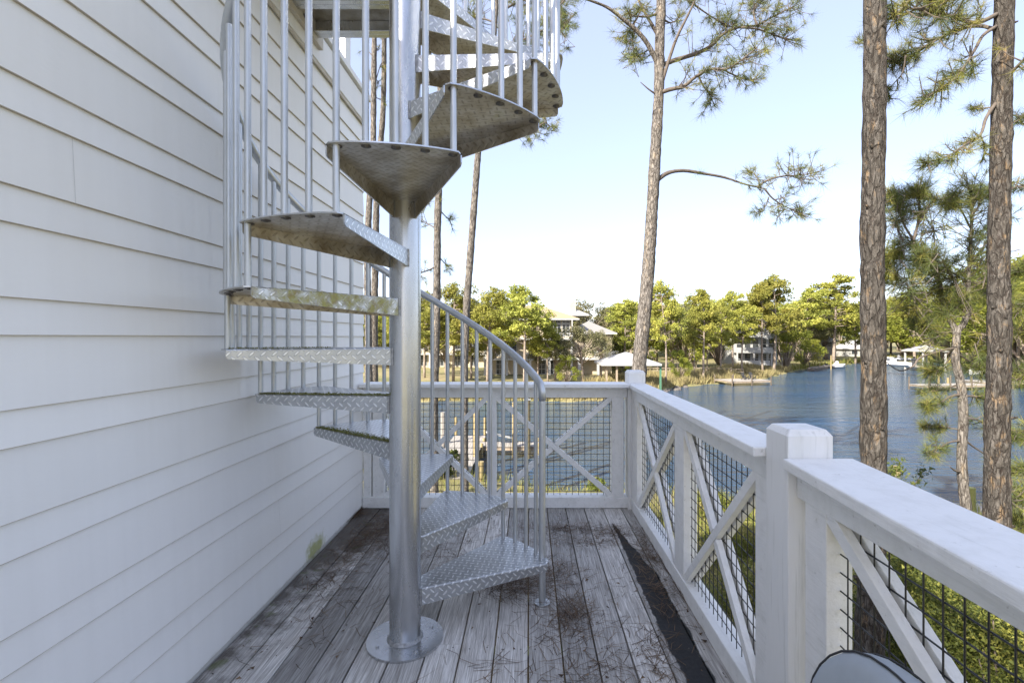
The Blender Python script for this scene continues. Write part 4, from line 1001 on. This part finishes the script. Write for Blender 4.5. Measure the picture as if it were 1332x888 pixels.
# cream house
D=73.; gz=hz(0,D)-.1
h1=thing('cream_house','three storey cream house with tan hip roof behind the far pines','house',(0,D,gz))
bpart(h1,'wall',[(-6.5,6.3,D,D+9,gz,4.1),(6.3,12.4,D+.6,D+8,gz,2.0)],M['cream'])
hip(h1,-6.5,6.3,D,D+9,4.15,6.4,1.1,M['tanroof']); hip(h1,6.3,12.4,D+.6,D+8,2.05,3.9,.7,M['greyroof'])
r3=hip(h1,1.0,9.,D+5,D+11,5.0,6.7,.5,M['whitroof'])
bpart(h1,'chimney',[(6.6,7.5,D+5.5,D+6.4,4,7.0)],M['cream'])
for x0 in (-5.4,-2.6,.2,3.7,5.0): win(h1,x0,x0+1.0,D,1.6,3.3,2,2)
for x0 in (3.7,5.0): win(h1,x0,x0+1.0,D,3.48,3.9,2,1)
for x0 in (-5.4,-3.0,.0,3.6): win(h1,x0,x0+1.1,D,-1.3,.5,2,2)
for x0 in (-4.8,1.4,2.6): win(h1,x0,x0+1.,D,gz+.2,gz+2.3,2,3)
win(h1,10.0,11.6,D+.6,-1.5,.9,3,2)
for x in (-6.4,-3.2,.2,3.0,6.2): bpart(h1,'column',[(x-.16,x+.16,D-1.6,D-1.28,gz,1.0)],M['white'])
bpart(h1,'balcony',[(-6.6,6.4,D-1.7,D-.0,-1.95,-1.7),(-6.6,6.4,D-1.7,D-1.62,-1.0,-.9),(-6.6,6.4,D-1.7,D,1.0,1.25),(3.0,6.4,D-1.7,D-1.62,1.9,2.0)]+[(-6.5+.22*i,-6.45+.22*i,D-1.68,D-1.64,-1.7,-1.0) for i in range(58)]+[(3.05+.2*i,3.09+.2*i,D-1.68,D-1.64,1.25,1.9) for i in range(17)],M['white'])
bpart(h1,'column',[(3.0,3.16,D-1.68,D-1.5,1.25,4.1)],M['white']); bpart(h1,'column',[(6.2,6.36,D-1.68,D-1.5,1.25,4.1)],M['white'])
for x in (7.4,10.2): bpart(h1,'column',[(x-.25,x+.25,D-1.4,D-.9,gz,-1.9)],M['white'])
bpart(h1,'side_porch',[(6.5,13.,D-1.5,D+.6,-1.9,-1.6),(9.4,13.,D-1.5,D-1.4,-1.6,-.6)],M['white'])
# left neighbour
D=88.; gz=hz(-15,D)-.1
h2=thing('cream_house','pale house mostly hidden by pines at the left end of the far bank','house',(-15,D,gz))
bpart(h2,'wall',[(-21,-7.5,D,D+8,gz,1.6)],M['cream']); hip(h2,-21,-7.5,D,D+8,1.65,4.0,.9,M['tanroof'])
for x0 in (-19.5,-16.5,-13.4,-10.5): win(h2,x0,x0+1.2,D,-.9,.7,2,2); win(h2,x0,x0+1.2,D,gz+.4,gz+2.2,2,2)
bpart(h2,'porch',[(-21,-7.5,D-1.6,D,-1.7,-1.5),(-21,-7.5,D-1.6,D-1.5,-.8,-.7)]+[(-20.9+3.3*i,-20.65+3.3*i,D-1.58,D-1.38,gz,1.6) for i in range(5)],M['white'])
# white house
D=92.; gz=hz(42,D)-.1
h3=thing('white_house','white three level house with stacked balconies among the pines on the point','house',(42,D,gz))
bpart(h3,'wall',[(38.5,46.5,D,D+8,gz,4.2)],M['white']); hip(h3,38.5,46.5,D,D+8,4.25,6.2,.6,M['greyroof'])
for z0,z1 in ((gz+.5,gz+2.4),(-.9,1.1),(2.0,3.7)):
    for x0 in (38.9,40.4,41.9,43.4,44.9): win(h3,x0,x0+1.05,D,z0,z1,1,2)
bpart(h3,'balcony',[(38.2,44.8,D-1.8,D,-1.5,-1.25),(38.2,44.8,D-1.8,D-1.7,-1.25,-.5),(38.2,43.8,D-1.6,D,1.4,1.6),(38.2,43.8,D-1.6,D-1.5,1.6,2.3),(38.,44.,D-2.4,D-2.3,gz+.4,gz+1.3)],M['white'])
for x in (38.3,41.4,44.6): bpart(h3,'column',[(x-.12,x+.12,D-1.78,D-1.55,gz,-1.5)],M['white'])
# small roofs over the cove
D=122.; x=(1076-VX)/F*D; gz=hz(x,D)
h4=thing('boathouse','small grey gabled boathouse under the trees at the head of the cove','boathouse',(x,D,gz))
bpart(h4,'wall',[(x-2.2,x+2.2,D,D+4,gz,.5)],M['greyroof']); hip(h4,x-2.2,x+2.2,D,D+4,.55,2.0,.5,M['whitroof']); win(h4,x-1.3,x+1.1,D,-1.,.1,2,1)
D=138.; x=(1120-VX)/F*D; gz=hz(x,D)
h5=thing('cottage','low white roofed cottage just left of the thick trunk','cottage',(x,D,gz))
bpart(h5,'wall',[(x-4,x+4,D,D+6,gz,-1.9)],M['white']); hip(h5,x-4,x+4,D,D+6,-1.85,.6,.6,M['whitroof'])
for q in (-2.6,.6): win(h5,x+q,x+q+1.6,D,-3.4,-2.3,2,1)
# pavilion
D=57.; x0=(782-VX)/F*D; x1=(860-VX)/F*D; gz=hz(12,D)
pv=thing('pavilion','open pavilion with white metal hip roof and green posts by the water','pavilion',((x0+x1)/2,D,gz))
rz_=EYE-(473-VY)/F*D; az=EYE-(459-VY)/F*D
hip(pv,x0+.3,x1-.3,D,D+6,rz_,az,.3,M['whitroof'])
for i,(x,y) in enumerate(((x0+.7,D+.5),((x0+x1)/2-1.6,D+.4),((x0+x1)/2+.4,D+.5),(x1+.0,D-.0+.3),(x0+.7,D+5.5),(x1-.7,D+5.5))):
    bpart(pv,'post',[(x-.10,x+.10,y-.1,y+.1,hz(x,y)-.2,rz_-.2)],M['green'] if i in(3,2) else M['brown'])
# split rail fence on the lawn
D=74.; fx0,fx1=17.5,34.
fn=thing('rail_fence','low brown post and rail fence across the far lawn','fence',(25,D,hz(25,D)))
k=0
while fx0+k*1.9<fx1:
    x=fx0+k*1.9; y=D+.12*k; z=hz(x,y); bpart(fn,'post',[(x-.06,x+.06,y-.06,y+.06,z-.2,z+1.05)],M['brown']); k+=1
bpart(fn,'rail',[(fx0+1.9*i,fx0+1.9*i+1.9,D+.12*i-.03,D+.12*i+.03,hz(fx0+1.9*i,D)+q,hz(fx0+1.9*i,D)+q+.09) for i in range(k-1) for q in (.45,.85)],M['brown'])
# arbour posts near cove
D=92.; x=(1017-VX)/F*D; z=hz(x,D)
ar=thing('arbour','small white wooden arbour frame beside the bright tree','arbour',(x,D,z)); 
for q in (0,.9): bpart(ar,'post',[(x+q,x+q+.14,D,D+.14,z,z+1.9)],M['white'])
bpart(ar,'beam',[(x-.2,x+1.25,D-.02,D+.16,z+1.9,z+2.02)],M['white'])
# docks
def dock(name,label,cx,cy,w,l,rz,zt,posts=True,ph=1.0,npx=4,group=None,mat='dockwood'):
    r=thing(name,label,'dock',(cx,cy,zt),group,rz=rz)
    mb=MB(); k=int(w/.15)
    for i in range(k): mb.box(-w/2+i*w/k,-w/2+(i+1)*w/k-.012,-l/2,l/2,-.04,0.002*(i%3))
    mb.build('planks',M[mat],r); mb=MB(); mb.box(-w/2+.02,w/2-.02,-l/2+.03,-l/2+.09,-.24,-.042); mb.box(-w/2+.02,w/2-.02,l/2-.09,l/2-.03,-.24,-.042)
    for i in range(5): q=-w/2+.1+(w-.26)*i/4; mb.box(q,q+.06,-l/2+.092,l/2-.092,-.22,-.043)
    mb.build('joists',M['brown'],r)
    for i in range(npx):
        for s in (-1,1):
            q=-w/2+.08+(w-.16)*i/(npx-1); mb=MB(); mb.cyl((q,s*(l/2+.09),-1.8),(q,s*(l/2+.09),ph*random.uniform(.8,1.1)),.085,.08,10); mb.build('piling',M['pile'] if name!='dock' else M['darkpile'],r,smooth=True)
    return r
zt=-4.35; a=P(976,0,66); dk=dock('dock','weathered plank dock with two chairs on the far point',28.9,66.5,6.1,3.6,R(14),zt,npx=3,ph=.8)
def adirondack(x,y,z,rz,label):
    c=thing('garden_chair',label,'chair',(x,y,z),'chairs on the far dock',rz)
    mb=MB(); mb.beam((-.25,-.25,.36),(.0-.25,.32,.24),.02,.03); 
    mb=MB(); 
    for i in range(5): mb.box(-.26,.26,-.28+i*.12,-.18+i*.12,.36-i*.03,.38-i*.03)
    mb.build('seat',M['dark'],c)
    mb=MB()
    for i in range(5): q=-.24+i*.1; mb.beam((q+.04,.24,.24),(q+.04+(i-2)*.02,.48,1.0-.05*abs(i-2)),.085,.02,up=(0,1,0))
    mb.build('backrest',M['dark'],c)
    for s in (-1,1):
        mb=MB(); mb.box(s*.31-.06,s*.31+.06,-.35,.3,.56,.585); mb.build('armrest',M['dark'],c)
        mb=MB(); mb.box(s*.29-.02,s*.29+.02,-.33,-.24,0,.56); mb.build('leg',M['dark'],c)
        mb=MB(); mb.beam((s*.29,-.2,.3),(s*.29,.42,.04),.03,.1); mb.build('leg',M['dark'],c)
adirondack(29.4,66.8,zt+.004,R(25),'left of the two dark slatted chairs on the far dock'); adirondack(30.5,67.,zt+.004,R(15),'right of the two dark slatted chairs on the far dock')
dock('dock','low plank dock running beside the stone bulkhead at the cove',59.5,99.5,2.,9.,R(-48),-4.5,npx=2,ph=.9)
mb=MB(); mb.box(-7,7,-.6,.6,-.8,.55); b=mb.build('bulkhead',M['stone'],bevel=.2); b.location=(58.,97.5,-4.9); b.rotation_euler=(0,0,R(45)); tag(b,'dark stone bulkhead edging the far cove','bulkhead')
def boat(name,label,x,y,rz,L,W,ttop=False,z=ZW,group=None):
    r=thing(name,label,'boat',(x,y,z),group,rz); mb=MB(); n_=9; rows=[]
    for i in range(n_):
        t=i/(n_-1); hw=W/2*(1-max(0,(t-.55)/.45)**2.2*.97); sh=.55+.25*t*t; y_=-L/2+L*t
        prof=[(-hw,sh),(-hw*.93,.2),(-hw*.55,-.05-.0*t),(0,-.15+.35*max(0,t-.7)),(hw*.55,-.05),(hw*.93,.2),(hw,sh),(hw*.86,sh),(hw*.8,.18),(-hw*.8,.18),(-hw*.86,sh)]
        rows.append(len(mb.v)); mb.v+=[(a,y_,b) for a,b in prof]
    m_=11
    for a,b in zip(rows[:-1],rows[1:]):
        for j in range(m_): mb.face((a+j,a+(j+1)%m_,b+(j+1)%m_,b+j))
    mb.face([rows[0]+j for j in range(m_)][::-1]); mb.face([rows[-1]+j for j in range(m_)])
    mb.build('hull',M['hull'],r,smooth=True)
    mb=MB(); mb.box(-.32,.32,-.3,.35,.18,1.05); mb.box(-.28,.28,.1,.33,1.052,1.35); mb.build('console',M['hull'],r,bevel=.04)
    mb=MB(); mb.box(-.42,.42,-1.1,-.65,.18,.65); mb.build('seat',M['hull'],r,bevel=.04)
    mb=MB(); mb.box(-.2,.2,-L/2-.35,-L/2-.02,.0,.95); mb.build('outboard_motor',M['dark'],r,bevel=.06)
    if ttop:
        mb=MB(); mb.box(-W/2+.1,W/2-.1,-1.1,1.3,2.05,2.13); mb.build('canopy',M['brown'],r,bevel=.03); mb=MB()
        for a,b in ((-.6,-.9),(.6,-.9),(-.6,1.1),(.6,1.1)): mb.cyl((a,b,.3),(a,b,2.05),.03,n=8)
        mb.build('canopy_frame',M['dark'],r)
    return r
a=P(1084,0,104); boat('motor_boat','small white motor boat moored at the head of the cove',a.x,a.y-1,R(-70),5.2,2.0)
a=P(1170,0,128); boat('motor_boat','white boat with a brown canopy on the far shore right of the thick trunk',a.x,a.y,R(80),6.5,2.4,True,ZW+.4)
a=P(1280,0,78); boat('motor_boat','white boat moored at the right hand docks behind the pines',a.x-.5,a.y-2,R(60),5.6,2.1,False,ZW+.6)
a=P(1252,0,74); boat('motor_boat','white boat raised on the boat lift by the right bank',a.x-3.,a.y+10,R(20),6,2.2,False,ZW+1.6)
# boat lift with roof
D=92.; x=(1217-VX)/F*D
bl=thing('boat_lift','white roofed boat lift standing in the water on the right','boat lift',(x,D,ZW))
hip(bl,x-2.3,x+2.3,D,D+5,EYE-(456-VY)/F*D,EYE-(449-VY)/F*D,.2,M['whitroof'])
for q in (-2.1,2.1):
    for y in (.3,4.7): bpart(bl,'post',[(x+q-.12,x+q+.12,D+y-.12,D+y+.12,ZW-1,EYE-(456-VY)/F*D)],M['white'])
bpart(bl,'platform',[(x-2.4,x+2.4,D+.2,D+5,-4.3,-4.15)],M['dockwood'])
dock('dock','white planked dock behind the forked pine on the right',51.5,60.,9.,2.4,R(8),-4.35,npx=4,ph=1.1)
dock('dock','bright dock and bulkhead at the right edge of the water',62.,62.5,11,3.4,R(-6),-4.2,npx=4,ph=.5)
for px,d,top,lab in ((1221,66,487,'tan piling standing alone left of the forked pine'),(1233,62,491,'yellow piling beside the white dock'),(1081,98,462,'yellowish piling in front of the small white boat'),(1167,23,606,'square topped piling beside the thick pine trunk'),(1262.5,17.6,634,'mossy green piling behind the forked pine'),(1259,60,505,'short piling at the end of the white dock')):
    b=P(px,top,d); mb=MB(); mb.cyl((0,0,ZW-1.2-b.z),(0,0,0),.13 if d>30 else .15,.12 if d>30 else .145,14); o=mb.build('piling',M['pile'] if px!=1262.5 else M['moss'],smooth=True,bevel=.01); o.location=b; tag(o,lab,'piling')
b=P(1278,662,17.6); dk2=dock('walkway','short weathered walkway on the near shore behind the big trunk',b.x+.6,b.y,3.2,1.2,R(-6),b.z,npx=2,ph=.15)
# near pier behind the stair
pr=dock('pier','sun bleached plank pier on the near shore behind the stair',-3.5,24.8,1.9,9.0,0,-4.42,npx=2,ph=1.0)
pr2=dock('pier','narrow cross platform of the near pier seen through the far railing',-1.0,26.9,3.2,1.1,0,-4.40,npx=2,ph=.2)
mb=MB(); mb.beam((0,0,0),(1.3,.3,-.35),.35,.06); o=mb.build('gangway',M['white']); o.location=(-2.3,26.6,-3.7); tag(o,'short white gangway plank leaning on the near pier','gangway')
for px,d,top,w,lab in ((619.5,24.2,533,.15,'dark banded piling with a hose beside the near pier'),(686,26.2,520,.17,'piling with a pale cap at the end of the near pier'),(668.5,26.3,523,.10,'slim piling next to the pale capped one'),(625.5,20.8,600,.14,'short piling close to shore right of the leaning trunk'),(576,27.,536,.12,'white post at the far side of the near pier')):
    b=P(px,top,d); r=thing('piling',lab,'piling',tuple(b)); mb=MB(); mb.cyl((0,0,ZW-1.2-b.z),(0,0,0),w,w*.95,14); mb.build('post',M['pile'] if px!=576 else M['dockwood'],r,smooth=True)
    if px in (686,619.5): mb=MB(); mb.cyl((0,0,.0),(0,0,.14),w*1.25,w*.3,14); mb.build('cap',M['white'],r,smooth=True)
    if px==619.5: mb=MB(); mb.tube([(.12*math.cos(i*.9)+.02,-.02+.15*math.sin(i*.9),-.3-.06*i) for i in range(26)],.02,6); mb.build('hose',M['dark'],r,smooth='all')
for i in range(26):
    x=rng.uniform(13.5,24); y=54+ (x-13)*1.35+rng.normal(0,.5)-.5
    mb=MB(); r_=rng.uniform(.2,.5); 
    for j in range(6): pass
    pts=[(0,0,-r_*.6),(0,0,0),(0,0,r_*.5)]; mb.tube(pts,[r_*.8,r_,r_*.45],7,0,True,.25); o=mb.build('stone',M['stone'],smooth='all'); o.location=(x,y,ZW+.05); tag(o,'dark rock in the rip rap at the tip of the grassy point','stone','rocks along the far point')

# ================================================================== LIGHT, SKY, CAMERA
SUN_EL=32.; SUN_AZ_VEC=(-.68,-.733)        # ground direction towards the sun
az=math.atan2(SUN_AZ_VEC[0],SUN_AZ_VEC[1])
w=bpy.data.worlds.new('World'); S.world=w; w.use_nodes=True
nt=w.node_tree; bg=nt.nodes['Background']; sky=nt.nodes.new('ShaderNodeTexSky'); sky.sky_type='NISHITA'; sky.sun_disc=False
sky.sun_elevation=R(SUN_EL); sky.sun_rotation=az; sky.air_density=1.0; sky.dust_density=1.2; sky.ozone_density=1.2; sky.altitude=0
sky_fill=nt.nodes.new('ShaderNodeMix'); sky_fill.data_type='RGBA'; sky_fill.inputs[0].default_value=.68; sky_fill.inputs[7].default_value=(1.10,1.19,1.45,1)   # constant pale radiance added to the sky to lift the shade
tint=nt.nodes.new('ShaderNodeMix'); tint.data_type='RGBA'; tint.blend_type='MULTIPLY'; tint.inputs[0].default_value=1; tint.inputs[7].default_value=(.97,.90,.98,1)
nt.links.new(sky.outputs[0],tint.inputs[6]); nt.links.new(tint.outputs[2],sky_fill.inputs[6]); nt.links.new(sky_fill.outputs[2],bg.inputs[0]); bg.inputs[1].default_value=.15
sd=Vector((SUN_AZ_VEC[0]*math.cos(R(SUN_EL)),SUN_AZ_VEC[1]*math.cos(R(SUN_EL)),math.sin(R(SUN_EL))))
L=bpy.data.lights.new('sun','SUN'); L.energy=3.3; L.angle=R(.5); L.color=(1,.93,.82); lo=bpy.data.objects.new('sun',L); COL.objects.link(lo)
lo.rotation_euler=sd.to_track_quat('Z','Y').to_euler()
cam=bpy.data.cameras.new('camera'); co_=bpy.data.objects.new('camera',cam); COL.objects.link(co_); S.camera=co_
cam.sensor_width=36; cam.lens=F/1332*36; cam.shift_x=-22/1332; cam.shift_y=-6/1332; cam.clip_start=.05; cam.clip_end=6000
co_.location=(0,0,EYE); co_.rotation_euler=(R(90),0,0)
S.view_settings.view_transform='Standard'; S.view_settings.look='None'; S.view_settings.exposure=2.07; S.view_settings.gamma=1
S.view_settings.use_curve_mapping=False
S.render.engine='CYCLES'; S.cycles.max_bounces=8; S.cycles.diffuse_bounces=4; S.cycles.glossy_bounces=4; S.cycles.transmission_bounces=2; S.cycles.transparent_max_bounces=4
S.cycles.use_denoising=True; S.cycles.sample_clamp_indirect=6
